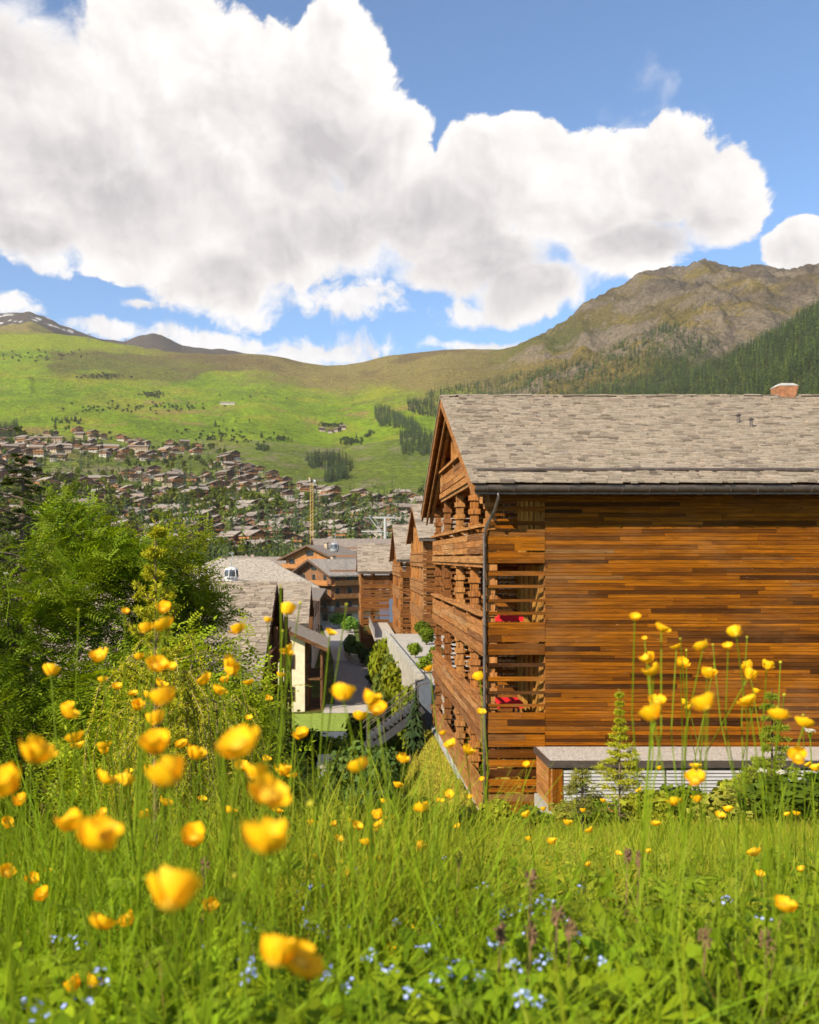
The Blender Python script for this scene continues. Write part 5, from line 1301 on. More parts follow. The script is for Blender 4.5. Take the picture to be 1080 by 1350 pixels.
# shrubs along the road and terrace
def shrub(label, x, y, h, wd, base, name='shrub', seed=1, n=700, leaf=.06, z=None, con=False, group=None):
    z = gz(x, y) if z is None else z
    t_ = thing(name, label, 'shrub' if not con else 'conifer', (x, y, z-.05), group, seed); t_.scale = (h*wd, h*wd, h)
    if con: V, Fc, T = conifer_mesh('s', seed, 1, .22, 22, 14, base=base)
    else: V, Fc, T = broad_arr(seed, n, base, leaf, (.42, .42, .36), .46, 12)
    link('trunk', TRK, t_); link('crown', np_mesh('crown', V, Fc, NEEDLE if con else LEAF_FAR, T), t_)
    return t_
YG = (.26, .29, .014); MG = (.14, .195, .012); DG = (.04, .068, .022)
for i, (px, Y, h, wd, bs, lab) in enumerate([
    (447, 178, 4.2, 1.3, (.10, .19, .025), 'bright green rounded hedge bush at the bend of the road'),
    (462, 168, 4.0, 1.3, (.11, .20, .025), 'bright green bush drooping over the road edge below the blue car'),
    (464, 122, 4.6, .8, (.07, .12, .025), 'upright green shrub above the pale curved stone wall'),
    (474, 121, 3.4, .9, (.09, .14, .025), 'smaller green shrub beside the corner of the farthest timber building'),
    (486, 116, 3.0, 1.3, (.08, .125, .03), 'grey green shrub behind the stone wall beside the footbridge'),
    (497, 106, 4.2, 1.2, (.09, .14, .024), 'leafy green shrub under the footbridge'),
    (507, 78, 8.4, .55, YG, 'yellow green shrub farthest along the foot of the terrace'), (513, 70, 7.8, .55, (.15, .19, .03), 'yellow green shrub in the middle of the terrace planting'),
    (520, 62, 7.0, .6, YG, 'yellow green shrub under the parapet of the terrace'), (528, 55, 5.6, .62, (.12, .165, .03), 'light green shrub nearest the blue grey end of the terrace'),
    (541, 50, 5.4, .6, (.22, .26, .014), 'yellow green shrub close to the terrace end'), (547, 47.3, 4.4, .65, (.15, .20, .014), 'green shrub in front of the blue grey end panel'),
    (562, 74, 2.0, 1.3, MG, 'green shrub growing on the terrace beside the timber building'), (556, 84, 2.0, 1.2, MG, 'smaller green shrub on the terrace farther back'),
    (494, 96, 2.2, 1.4, (.07, .10, .03), 'low dark shrub beside the rough stone wall')]):
    x = (px-PX0)/F*Y; shrub(lab, x, Y, h, wd, bs, seed=500+i, z=(zt(Y) if i in (12, 13) else (gz(x, Y) if i > 1 else -14.2)), n=1800, leaf=.042)
shrub('small dark spruce standing against the blue grey end of the terrace', (548-PX0)/F*43.5, 43.5, 2.9, 1.1, DG, 'small_spruce', 31, z=-9.2, con=True)
# bushes on the bank between lawn and grass strip
for i, (px, Y, h, wd, bs, lab) in enumerate([
    (497, 38, 4.4, .9, (.055, .095, .022), 'dense dark green bush below the foot of the outdoor stair'), (470, 40, 4.6, 1.0, (.075, .12, .025), 'green bush on the bank left of the stair foot'),
    (500, 29, 2.7, 1.1, (.05, .09, .022), 'dark bush at the edge of the sunny grass strip'), (446, 31, 2.6, 1.5, (.08, .13, .022), 'low green bush beside the concrete block wall'),
    (388, 36, 3.0, 1.3, (.09, .14, .024), 'light green bush under the balcony end of the dark chalet'), (355, 30, 3.0, 1.3, (.06, .10, .022), 'green bush in front of the dark chalet posts'),
    (508, 23, 2.0, 1.2, (.045, .08, .022), 'dark spreading bush beside the start of the sunny strip'), (462, 22, 2.0, 1.5, (.14, .18, .014), 'yellowish bush low on the bank'),
    (410, 52, 3.6, 1.2, (.09, .14, .014), 'green bush between the path and the concrete block wall'), (480, 54, 4.4, 1.0, (.07, .11, .014), 'tall dark bush just left of the glass railing'), (455, 50, 3.6, 1.2, (.12, .17, .014), 'light green bush behind the concrete block wall'), (505, 46, 3.6, .9, (.10, .14, .014), 'bush under the stair stringer')]):
    x = (px-PX0)/F*Y; shrub(lab, x, Y, h, wd, bs, 'bank_shrub', 540+i, n=2600, leaf=.034)

for i, (px, Y, h, lab) in enumerate([(560, 52, 1.3, 'potted green plant on the terrace nearest the timber building'), (548, 62, 1.4, 'potted green plant halfway along the terrace'), (575, 58, 1.5, 'leafy green plant at the building side of the terrace')]):
    x = (px-PX0)/F*Y; shrub(lab, x, Y, h, 1.1, MG, 'terrace_plant', 700+i, z=zt(Y), n=900)
# low shrubs and herb clumps on the meadow edge
LOWS = ['low yellow green shrub', 'small leafy green clump', 'low spreading herb clump', 'rounded little shrub']
WHERE = ['at the corner of the timber building', 'below the first louvre panel', 'beside the twiggy sapling', 'under the pale larch sapling', 'in the middle of the meadow edge', 'below the tall right buttercups', 'at the right edge of the meadow', 'behind the flat right buttercup']
for i, (px, Y, h, wd) in enumerate([(655, 21, .9, 1.3), (700, 16, .7, 1.6), (745, 19, .8, 1.5), (790, 17, .9, 1.4), (860, 15, .9, 1.6), (905, 19, 1.3, 1.4), (960, 14, 1.0, 1.6), (1040, 12, 1.0, 1.6), (985, 20, 1.5, 1.3), (1075, 17, 1.5, 1.3), (620, 14, .8, 1.4), (830, 20, .9, 1.5)]):
    x = (px-PX0)/F*Y; shrub(f'{LOWS[i % 4]} {WHERE[i % 8]}', x, Y, h, wd, [(.26, .28, .02), (.16, .22, .014), (.22, .22, .03), (.12, .18, .014)][i % 4], 'low_shrub', 640+i, n=1100, leaf=.05)
for i, (px, Y, h, wd, lab) in enumerate([(330, 7.5, .8, 1.5, 'leafy herb clump on the bank under the dark chalet end'), (420, 9.0, .9, 1.5, 'leafy herb clump below the concrete block wall'), (505, 11, .9, 1.4, 'leafy herb clump left of the sunny strip'), (240, 6.2, .7, 1.5, 'leafy herb clump below the weeping larch'), (90, 5.6, .8, 1.6, 'leafy herb clump in front of the dark rowan'), (560, 13, .9, 1.3, 'leafy herb clump at the near end of the sunny strip')]):
    x = (px-PX0)/F*Y; shrub(lab, x, Y, h, wd, [(.18, .24, .014), (.24, .27, .016)][i % 2], 'herb_clump', 660+i, n=1300, leaf=.045)
# ================================================================== bushes, saplings and trees close to the camera
LEAF = leafy('bush_leaves', 'tint', None, .45, .5); NEED = leafy('soft_needles', 'tint', None, .3, .55)
BARKN = plain('grey_brown_bark', (.13, .095, .065), .9, .3, 40)
def quads_from(P_, U_, V_, T_):
    """diamond leaves: centre P, half axes U (long) and V"""
    n = len(P_); W = np.stack([P_-U_, P_+V_*.9-U_*.1, P_+U_, P_-V_*.9-U_*.1], 1).reshape(-1, 3)
    return W, np.arange(n*4).reshape(n, 4), np.repeat(T_, 4, 0)
def norm(a): return a/np.maximum(np.linalg.norm(a, axis=-1, keepdims=True), 1e-9)

def rowan(name, label, base, crown, nleaf, seed, tint, clumps=60, stems=6, leaflet=(.030, .010)):
    """crown: list of (centre, radii); pinnate leaves in clumps"""
    r = np.random.default_rng(seed); base = np.array(base, float)
    t_ = thing(name, label, 'bush', base); mb = MB(); C = []
    for i in range(clumps):
        c, rad = crown[r.integers(len(crown))]; d = r.normal(size=3); d /= np.linalg.norm(d); C.append(np.array(c)+d*np.array(rad)*r.uniform(.25, 1.0)**.6)
    C = np.array(C); cm = C.mean(0)
    for i in range(stems):
        tgt = C[r.integers(len(C))]*.6+cm*.4; q = [base+r.normal(size=3)*[.12, .12, 0]]; mid = (base+tgt)/2+r.normal(size=3)*.12
        mb.tube([q[0], mid, tgt], [.035, .025, .012], 6)
        for j in np.argsort(np.linalg.norm(C-tgt, axis=1))[:clumps//stems]:
            mb.tube([mid*.3+tgt*.7, (tgt+C[j])/2+r.normal(size=3)*.05, C[j]], [.012, .008, .004], 4)
    mb.build('branches', BARKN, t_)
    k = r.integers(len(C), size=nleaf); P0 = C[k]+norm(r.normal(size=(nleaf, 3)))*r.uniform(.03, .30, (nleaf, 1))
    out = norm(P0-cm+r.normal(size=(nleaf, 3))*.5); D = norm(out*[1, 1, .35]+[0, 0, .05]+r.normal(size=(nleaf, 3))*.35); D[:, 2] -= .15; D = norm(D)
    Nn = norm(np.array([0, 0, 1])+r.normal(size=(nleaf, 3))*.35); S = norm(np.cross(D, Nn)); Nn = np.cross(S, D)
    sc_ = r.uniform(.7, 1.25, (nleaf, 1)); Ps = []; Us = []; Vs = []; Ts = []
    tb = tint_arr(tint, nleaf, r, .3)
    for j in range(6):
        for s in (-1, 1):
            off = D*(.025+.030*j)*sc_-Nn*(.0045*j*j*.35)*sc_; ax = norm(S*s+D*.45-Nn*.12)
            L = leaflet[0]*(1-.06*abs(j-2.5))*sc_
            Ps.append(P0+off+ax*L); Us.append(ax*L); Vs.append(norm(np.cross(ax, Nn+S*s*.25))*leaflet[1]*sc_); Ts.append(tb*r.uniform(.85, 1.15, (nleaf, 1)))
    Ps.append(P0+D*.225*sc_); Us.append(D*leaflet[0]*sc_); Vs.append(S*leaflet[1]*sc_); Ts.append(tb)
    W, Fq, T = quads_from(np.concatenate(Ps), np.concatenate(Us), np.concatenate(Vs), np.concatenate(Ts))
    link('crown', np_mesh('crown', W-base, Fq, LEAF, T), t_)
    return t_
def at3(px, py, Y): return np.array(at(px, py, Y))
g = lambda px, Y: gz((px-PX0)/F*Y, Y)
def base_at(px, Y): return ((px-PX0)/F*Y, Y, g(px, Y)-.05)
rowan('rowan_bush', 'large dark green rowan bush filling the left edge', base_at(40, 8.4),
      [(at3(40, 860, 8.2), (1.1, .8, .75)), (at3(140, 920, 8.2), (.6, .7, .6)), (at3(40, 800, 8.4), (1.0, .8, .75)), (at3(60, 950, 8.0), (.9, .8, .7)), (at3(130, 760, 8.6), (.55, .6, .5)), (at3(-40, 880, 8.5), (.9, .8, .9)), (at3(60, 1080, 7.8), (.9, .7, .5)), (at3(90, 720, 8.8), (.45, .5, .35))], 8000, 1, (.17, .24, .012), 210, 9)
rowan('rowan_bush', 'lighter green rowan bush spreading in front of the pale slate roof', base_at(190, 9.4),
      [(at3(160, 750, 9.4), (.55, .5, .35)), (at3(210, 760, 9.2), (.5, .5, .45)), (at3(235, 800, 9.6), (.45, .5, .4)), (at3(180, 850, 9.2), (.6, .5, .5)), (at3(250, 900, 9.3), (.5, .5, .4)), (at3(290, 950, 9.0), (.5, .5, .4)), (at3(180, 970, 9.0), (.7, .5, .5))], 5200, 2, (.22, .27, .012), 110, 6)
rowan('rowan_bush', 'low leafy bush at the foot of the dark chalet posts', base_at(310, 10.5),
      [(at3(300, 1030, 10.5), (.7, .5, .5)), (at3(370, 1060, 10.0), (.6, .5, .45)), (at3(240, 1090, 9.5), (.7, .5, .4))], 2400, 3, (.20, .26, .014), 70, 5)

rowan('airy_bush', 'airy light green bush between the weeping larches and the dark chalet', base_at(280, 6.4),
      [(at3(250, 890, 6.4), (.30, .3, .30)), (at3(300, 950, 6.2), (.30, .3, .28)), (at3(200, 950, 6.2), (.32, .3, .3)), (at3(335, 1010, 6.2), (.25, .3, .25)), (at3(240, 1030, 6.0), (.42, .3, .28)), (at3(150, 1010, 6.2), (.32, .3, .28))], 2300, 4, (.27, .33, .014), 90, 6, (.022, .010))
def needles(P_, A_, n, r, ln, wd, tint, spread=1.0, fwd=.6):
    """n needles spread over segments P->P+A"""
    k = r.integers(len(P_), size=n); u = r.uniform(0, 1, (n, 1)); c = P_[k]+A_[k]*u; ax = norm(A_[k])
    d = norm(ax*fwd+norm(r.normal(size=(n, 3)))*spread); L = ln*r.uniform(.6, 1.25, (n, 1))
    s = norm(np.cross(d, r.normal(size=(n, 3))))*wd
    return quads_from(c+d*L*.5, d*L*.5, s, tint_arr(tint, n, r, .3))
def sapling(name, label, base, h, wmax, seed, tint, whorls=14, per=6, up=.45, droop=0.0, nneed=6000, ln=.03, wd=.0022, r0=.014, bark=(.16, .115, .06), twigs=5, lower=.12, power=.9, lean=(0, 0)):
    r = np.random.default_rng(seed); base = np.array(base, float); t_ = thing(name, label, 'sapling', base)
    mb = MB(); top = base+np.array([lean[0], lean[1], h]); mb.tube([base, base*.5+top*.5, top], [r0, r0*.7, r0*.2], 6); P_ = []; A_ = []
    P_ += [base+(top-base)*.8]; A_ += [(top-base)*.2]
    for i in range(whorls):
        t = lower+(1-lower)*(i+.2)/whorls; c = base+(top-base)*t; L0 = wmax*(1-t)**power+.012*h
        for k in range(per):
            a = r.uniform(0, 6.28); L = L0*r.uniform(.6, 1.15); d = np.array([math.cos(a), math.sin(a), up*r.uniform(.5, 1.5)]); d /= np.linalg.norm(d)
            p1 = c+d*L*.5; p2 = c+d*L+np.array([0, 0, -droop*L*r.uniform(.5, 1.3)])
            mb.tube([c, p1, p2], [r0*.35, r0*.22, r0*.1], 4, cap=False)
            P_ += [c+(p1-c)*.25, p1]; A_ += [(p1-c)*.75, p2-p1]
            for q in range(twigs):
                u = r.uniform(.25, .95); s0 = c+(p1-c)*u*2 if u < .5 else p1+(p2-p1)*(u-.5)*2
                sd = np.cross(d, [0, 0, 1])*r.choice([-1, 1]); td = sd*.8+d*.7+np.array([0, 0, r.uniform(-.2-droop, .25)]); td /= np.linalg.norm(td); tl = L*(1-u*.6)*r.uniform(.25, .5)
                P_.append(s0); A_.append(td*tl); mb.tube([s0, s0+td*tl], [r0*.12, r0*.06], 3, cap=False)
    mb.build('trunk', plain('young_bark', bark, .9, .2, 40), t_)
    W, Fq, T = needles(np.array(P_), np.array(A_), nneed, r, ln, wd, tint)
    link('needles', np_mesh('needles', W-base, Fq, NEED, T), t_); return t_
sapling('fir_sapling', 'yellow green fir sapling with bare upright leader in front of the pale roof', (at3(205, 0, 4.0)[0], 4.0, -1.75), 1.92, .42, 5, (.40, .39, .018), 12, 6, .6, .05, 12000, .026, .0028, .013, (.17, .12, .05), 5, .40)
sapling('larch_sapling', 'pale green larch sapling standing before the grey louvred panels', base_at(817, 18.5), 2.95, 1.45, 6, (.40, .41, .022), 15, 8, .25, .05, 15000, .085, .007, .026, (.15, .11, .06), 6, .10, 2.1)
sapling('larch_sapling', 'thin dark larch sapling near the right edge before the annex', base_at(1018, 15.5), 2.55, .75, 7, (.23, .28, .022), 13, 6, .2, .1, 9000, .085, .007, .028, (.07, .05, .035), 4, .06, .9)
sapling('spruce_sapling', 'small brownish twiggy sapling in the grass below the grey louvred panels', base_at(768, 14), 1.15, .62, 8, (.24, .24, .035), 7, 6, .15, .2, 2600, .07, .006, .03, (.06, .045, .03), 5, .35, .6)
sapling('spruce_sapling', 'bushy spruce sapling at the right edge above the tall buttercups', base_at(1005, 17.5), 1.5, 1.15, 9, (.22, .27, .022), 8, 8, .15, .1, 8000, .09, .008, .03, (.07, .05, .035), 6, .08, .7)
# weeping larch: arching strands with soft tufts
def weeping(label, base, top, n, seed, tint, reach, ln, nneed):
    r = np.random.default_rng(seed); base = np.array(base, float); top = np.array(top, float); t_ = thing('weeping_larch', label, 'tree', base); mb = MB()
    mb.tube([base, (base+top)/2+[.03, 0, 0], top], [.022, .015, .006], 6); P_ = []; A_ = []
    for i in range(n):
        s = top+(base-top)*r.uniform(0, .55); a = r.uniform(0, 6.28); R_ = reach*r.uniform(.25, 1.0); d = np.array([math.cos(a), math.sin(a), 0]); dn = ln*r.uniform(.45, 1.1)
        pts = [s, s+d*R_*.5+[0, 0, .10*r.uniform(0, 1.4)], s+d*R_*.9+[0, 0, -.12*dn], s+d*R_*1.05+[0, 0, -.5*dn], s+d*R_*1.08+[0, 0, -dn]]
        mb.tube(pts, [.006, .005, .004, .003, .0015], 4, cap=False)
        for u, v in zip(pts[:-1], pts[1:]): P_.append(u); A_.append(np.array(v)-np.array(u))
    mb.build('branches', plain('yellow_twig', (.20, .17, .05), .85, .2, 30), t_)
    W, Fq, T = needles(np.array(P_), np.array(A_), nneed, r, .026, .0026, tint, 1.0, .8)
    link('needles', np_mesh('needles', W-base, Fq, NEED, T), t_)
weeping('yellow green weeping larch with hanging strands among the left buttercups', (at3(205, 0, 4.6)[0], 4.6, -2.2), at3(225, 868, 4.6), 150, 3, (.40, .39, .015), .42, .72, 52000)
weeping('smaller yellow green weeping larch right of the hanging strands', (at3(290, 0, 5.4)[0], 5.4, -2.5), at3(285, 925, 5.4), 90, 4, (.34, .36, .015), .40, .55, 30000)
# dark spruces at the left edge
def spruce(label, base, h, wmax, seed, tint, nb=90, nneed=16000, tfrom=.15):
    r = np.random.default_rng(seed); base = np.array(base, float); t_ = thing('spruce_tree', label, 'tree', base); mb = MB(); mb.tube([base, base+[0, 0, h*.6], base+[0, 0, h]], [.13, .07, .01], 8); P_ = []; A_ = []
    for i in range(nb):
        t = tfrom+(1-tfrom)*(i+r.uniform(0, 1))/nb; c = base+[0, 0, h*t]; a = r.uniform(0, 6.28); L = (wmax*(1-t)**.8+.12)*r.uniform(.75, 1.15); d = np.array([math.cos(a), math.sin(a), 0])
        pts = [c, c+d*L*.5+[0, 0, -.06*L], c+d*L*.85+[0, 0, -.16*L], c+d*L+[0, 0, -.13*L]]; mb.tube(pts, [.02, .013, .007, .003], 4, cap=False)
        for u, v in zip(pts[:-1], pts[1:]): P_.append(np.array(u)); A_.append(np.array(v)-np.array(u))
        for q in range(9):
            u = r.uniform(.2, .98); s0 = c+d*L*u+[0, 0, -.15*L*u]; sd = np.array([-d[1], d[0], 0])*r.choice([-1, 1]); td = sd*.8+d*.5+np.array([0, 0, -.35]); tl = L*.32*(1.1-u*.7)*r.uniform(.6, 1.2); P_.append(s0); A_.append(td*tl)
            mb.tube([s0, s0+td*tl], [.005, .002], 3, cap=False)
    mb.build('trunk', BARKN, t_); W, Fq, T = needles(np.array(P_), np.array(A_), nneed, r, .035, .005, tint, .9, .6); link('crown', np_mesh('crown', W-base, Fq, NEED, T), t_)
spruce('dark spruce at the left edge reaching one bough tip into the sky', (at3(-105, 0, 9.5)[0], 9.5, -3.6), 6.8, 3.0, 11, (.045, .07, .014), 130, 60000)
spruce('small dark spruce top rising above the rowan bush at the left edge', (at3(30, 0, 11.0)[0], 11.0, -4.6), 5.9, 1.25, 12, (.055, .08, .014), 130, 46000, .3)
# ================================================================== the flowering meadow
GRASS = leafy('meadow_grass', 'tint', None, .35, .5)
def blades(X, Y, H, Wd, r, tint, lean=.35, seg=3, Z=None):
    n = len(X); Z = gza(X, Y)-.02 if Z is None else Z
    a = r.uniform(0, 6.28, n); d = np.stack([np.cos(a), np.sin(a), np.zeros(n)], 1); b = r.uniform(0, 6.28, n); s = np.stack([np.cos(b), np.sin(b), np.zeros(n)], 1)
    ln = H*r.uniform(.1, 1.0, n)*lean*2; P0 = np.stack([X, Y, Z], 1); rings = []
    for k in range(seg+1):
        t = k/seg; c = P0+d*(ln*t**2)[:, None]+np.array([0, 0, 1])*(H*(t-.18*t*t*(ln/H)*2))[:, None]
        w_ = (Wd*(1-t)**.7*.5+.0004)[:, None]; rings += [c-s*w_, c+s*w_]
    W = np.stack(rings, 1).reshape(-1, 3); m = 2*(seg+1); o = (np.arange(n)*m)[:, None, None]
    q = np.array([[2*k, 2*k+1, 2*k+3, 2*k+2] for k in range(seg)])[None]
    return W, (q+o).reshape(-1, 4), np.repeat(tint, m, 0)
r = np.random.default_rng(5)
def in_view_points(n, y0, y1, pxa=-60, pxb=1140):
    Y = np.exp(r.uniform(math.log(y0), math.log(y1), n)); px = r.uniform(pxa, pxb, n); return (px-PX0)/F*Y, Y
def patch_tint(X, Y, n):
    base = tint_arr((.195, .285, .010), n, r, .38); dry = tint_arr((.33, .33, .030), n, r, .3); dark = tint_arr((.12, .18, .006), n, r, .3)
    k = np.clip(sstep(-.2, .3, fbm(X*1.1, Y*.6, 4, 201))*.8+sstep(5, 16, Y)*.25, 0, 1)[:, None]; j = sstep(.0, .5, fbm(X*1.3, Y*.9, 3, 207))[:, None]
    return (base*(1-k)+dry*k)*(1-.6*j)+dark*.6*j
parts = []
X, Y = in_view_points(62000, 1.0, 7.0); parts.append(blades(X, Y, r.uniform(.10, .34, len(X))*(1-.25*sstep(3, 7, Y)), .0035+.0008*Y, r, patch_tint(X, Y, len(X)), .5))
X, Y = in_view_points(44000, 5.0, 27.0, 380, 1120); parts.append(blades(X, Y, r.uniform(.08, .30, len(X)), .005+.0011*Y, r, patch_tint(X, Y, len(X)), .5, 2))
X, Y = in_view_points(15000, 5.0, 14.0, -80, 420); parts.append(blades(X, Y, r.uniform(.1, .35, len(X)), .005+.0011*Y, r, patch_tint(X, Y, len(X)), .5, 2))
X, Y = in_view_points(3400, 1.1, 6.0); parts.append(blades(X, Y, r.uniform(.35, .66, len(X)), .003+.0006*Y, r, patch_tint(X, Y, len(X)), .3))
X, Y = in_view_points(3800, 1.6, 6.0, -40, 620); parts.append(blades(X, Y, r.uniform(.45, .85, len(X)), .003+.0006*Y, r, patch_tint(X, Y, len(X)), .35, 4))
X, Y = in_view_points(1500, 3.0, 9.0, 540, 1120); parts.append(blades(X, Y, r.uniform(.3, .6, len(X)), .003+.0008*Y, r, patch_tint(X, Y, len(X)), .4, 4))
X, Y = in_view_points(110, .62, 1.1, -30, 1110); parts.append(blades(X, Y, r.uniform(.35, .66, len(X)), np.full(len(X), .008), r, patch_tint(X, Y, len(X)), .5, 5))
def join(parts):
    o = 0; A = []; B = []; C = []
    for W, Fq, T in parts: A.append(W); B.append(Fq+o); C.append(T); o += len(W)
    return np.concatenate(A), np.concatenate(B), np.concatenate(C)
W, Fq, T = join(parts); o = link('meadow_grass', np_mesh('meadow_grass', W, Fq, GRASS, T)); tag(o, kind='stuff', label='long green meadow grass covering the slope in the foreground')
# broad leaves between the grass
def leaves(X, Y, L, r, tint, zlo=.03, zhi=.26):
    n = len(X); Z = gza(X, Y)+r.uniform(zlo, zhi, n); P0 = np.stack([X, Y, Z], 1)
    D = norm(np.stack([r.normal(size=n), r.normal(size=n), r.uniform(-.2, 1.0, n)], 1)); Nn = norm(np.array([0, -.25, 1.])+r.normal(size=(n, 3))*.45); S = norm(np.cross(D, Nn)); Nn = norm(np.cross(S, D))
    L = L[:, None]; prof = [(0, .0, 0), (.25, .12, .04), (.55, .15, .06), (.82, .085, .02), (1.0, .0, -.06)]
    rings = []
    for (t, w_, up) in prof:
        c = P0+D*L*t+Nn*L*up; rings += [c-S*L*w_+Nn*L*w_*.35, c, c+S*L*w_+Nn*L*w_*.35]
    W = np.stack(rings, 1).reshape(-1, 3); m = 15; q = []
    for k in range(4): q += [[3*k, 3*k+1, 3*k+4, 3*k+3], [3*k+1, 3*k+2, 3*k+5, 3*k+4]]
    return W, (np.array(q)[None]+(np.arange(n)*m)[:, None, None]).reshape(-1, 4), np.repeat(tint, m, 0)
X, Y = in_view_points(10000, 1.0, 5.5); p1_ = leaves(X, Y, r.uniform(.025, .075, len(X)), r, np.clip(patch_tint(X, Y, len(X))*[.95, 1.05, 1.0], 0, 1))
X, Y = in_view_points(2400, 1.4, 3.6, 560, 1130); p2_ = leaves(X, Y, r.uniform(.03, .09, len(X)), r, tint_arr((.15, .225, .008), len(X), r, .3), .08, .36)
W, Fq, T = join([p1_, p2_]); o = link('meadow_leaves', np_mesh('meadow_leaves', W, Fq, GRASS, T, smooth=True)); tag(o, kind='stuff', label='broad green leaves of meadow herbs among the grass')
# divided leaves of buttercup and cow parsley, and dry stalks, between the grass
def divided(X, Y, L, r, tint, zlo, zhi):
    n = len(X); tv = []; tf = []
    for k in range(5):
        a = (k-2)*.55; ca, sa = math.cos(a), math.sin(a); Lk = 1-.13*abs(k-2); o_ = len(tv)
        pr = [(0, 0, 0), (.3, .05, .04), (.5, .06, .06), (.62, .17, .05), (.72, .08, .05), (Lk, 0, -.05), (.72, -.08, .05), (.62, -.17, .05), (.5, -.06, .06), (.3, -.05, .04)]
        tv += [(x*ca-y*sa, x*sa+y*ca, z) for x, y, z in pr]; tf += [[o_, o_+1, o_+9, o_], [o_+1, o_+2, o_+8, o_+9], [o_+2, o_+3, o_+4, o_+4], [o_+2, o_+4, o_+6, o_+8], [o_+4, o_+5, o_+6, o_+6], [o_+6, o_+7, o_+8, o_+8]]
    tv = np.array(tv); tf = [f for f in tf]; quad = np.array([f for f in tf if len(set(f)) == 4]); tri = np.array([[f[0], f[1], f[2]] for f in tf if len(set(f)) == 3])
    Z = gza(X, Y)+r.uniform(zlo, zhi, n); P0 = np.stack([X, Y, Z], 1)
    Nn = norm(np.array([0, -.3, 1.])+r.normal(size=(n, 3))*.4); D = norm(np.cross(Nn, r.normal(size=(n, 3)))); S = np.cross(Nn, D)
    W = P0[:, None, :]+L[:, None, None]*(tv[None, :, 0:1]*D[:, None, :]+tv[None, :, 1:2]*S[:, None, :]+tv[None, :, 2:3]*Nn[:, None, :])
    m = len(tv); o_ = (np.arange(n)*m)[:, None, None]
    return W.reshape(-1, 3), (quad[None]+o_).reshape(-1, 4), (tri[None]+o_).reshape(-1, 3), np.repeat(tint, m, 0)
X, Y = in_view_points(5200, 1.0, 4.8); W, FQ_, FT_, T = divided(X, Y, r.uniform(.05, .11, len(X)), r, patch_tint(X, Y, len(X)), .10, .32)
o = link('divided_leaves', np_mesh('divided_leaves', W, [FQ_, FT_], GRASS, T)); tag(o, kind='stuff', label='finely divided green leaves of meadow herbs')
X, Y = in_view_points(1500, 1.2, 9.0); W, Fq, T = blades(X, Y, r.uniform(.2, .5, len(X)), .0025+.0008*Y, r, tint_arr((.30, .19, .07), len(X), r, .35), .7)
o = link('dry_stalks', np_mesh('dry_stalks', W, Fq, GRASS, T)); tag(o, kind='stuff', label='thin dry brown stalks lying through the meadow grass')
# short sunny grass on the strip beside the balconies
n = 16000; Y = r.uniform(25, 46, n); e = np.interp(Y, [25, 29, 46], [.6, 1.4, 2.8]); X = e+(4.3-e)*r.uniform(0, 1, n)
W, Fq, T = blades(X, Y, r.uniform(.05, .16, n), np.full(n, .03), r, tint_arr((.48, .42, .055), n, r, .22), .5, 2)
o = link('strip_grass', np_mesh('strip_grass', W, Fq, GRASS, T)); tag(o, kind='stuff', label='short yellowish grass on the strip beside the balcony front')

# ---- buttercups
PETAL = NT('petal_yellow'); _r = PETAL.objrand(); PETAL.base(PETAL.mix(_r, (.90, .47, .005), (.97, .56, .008)), .55, .2)
_t = PETAL.node('ShaderNodeBsdfTranslucent'); _t.inputs[0].default_value = (1.0, .54, .008, 1); _m = PETAL.node('ShaderNodeMixShader'); _m.inputs[0].default_value = .3
PETAL.L.new(PETAL.b.outputs[0], _m.inputs[1]); PETAL.L.new(_t.outputs[0], _m.inputs[2]); PETAL.L.new(_m.outputs[0], PETAL.out.inputs[0]); PETAL = PETAL.mat
STEM = leafy('flower_stem', 'obj', (.16, .225, .010), .25, .5, .3); BUD = leafy('flower_bud', 'obj', (.42, .40, .03), .2, .5, .3); STAM = plain('stamens', (.62, .36, .015), .7, .15, 200)
def petal_mesh(cup, seed):
    q = random.Random(seed); vs = []; nu, nv = 5, 4
    for i in range(nv+1):
        t = i/nv
        for j in range(nu+1):
            u = j/nu*2-1; wv = math.sin(min(1, t*1.25+.12)*math.pi*.62)**.8*.50*(1-.12*max(0, t-.8)*5*abs(u))
            rad = (.10+.90*math.sin(t*math.pi*.5*(.55+.45*(1-cup))))*(1-.06*u*u); up = cup*(t**1.35)*.95-.10*(1-t)
            x = rad*(1-.12*u*u); y = u*wv; z = up+.16*u*u*wv*2*(.3+t)*cup+.02*q.uniform(-1, 1)
            vs.append((x, y, z))
    return MBm(vs, [(i*(nu+1)+j, i*(nu+1)+j+1, (i+1)*(nu+1)+j+1, (i+1)*(nu+1)+j) for i in range(nv) for j in range(nu)])
def MBm(vs, fs):
    b = MB(); b.add(vs, fs); return b
PET = []; FLO = []
for i in range(6):
    cup = [.74, .60, .82, .52, .66, .78][i]; b = petal_mesh(cup, i); PET.append(b.build('petal', PETAL, link=False, smooth=True, fix=False))
    big = MB()
    for k in range(5):
        a = k*2*math.pi/5+random.uniform(-.12, .12); ca, sa = math.cos(a), math.sin(a); pb = petal_mesh(cup, i*7+k)
        big.add([(x*ca-y*sa, x*sa+y*ca, z) for x, y, z in pb.v], pb.f, 0)
    big.cur = 1; big.lathe([(.30, -.04), (.36, .16), (.22, .30), (.05, .34)], (0, 0, 0), 7)
    FLO.append(big.build('flower', [PETAL, STAM], link=False, smooth=True, fix=False))
b = MB(); b.lathe([(.12, -.10), (.30, -.02), (.38, .18), (.26, .34), (.06, .40)], (0, 0, 0), 8)
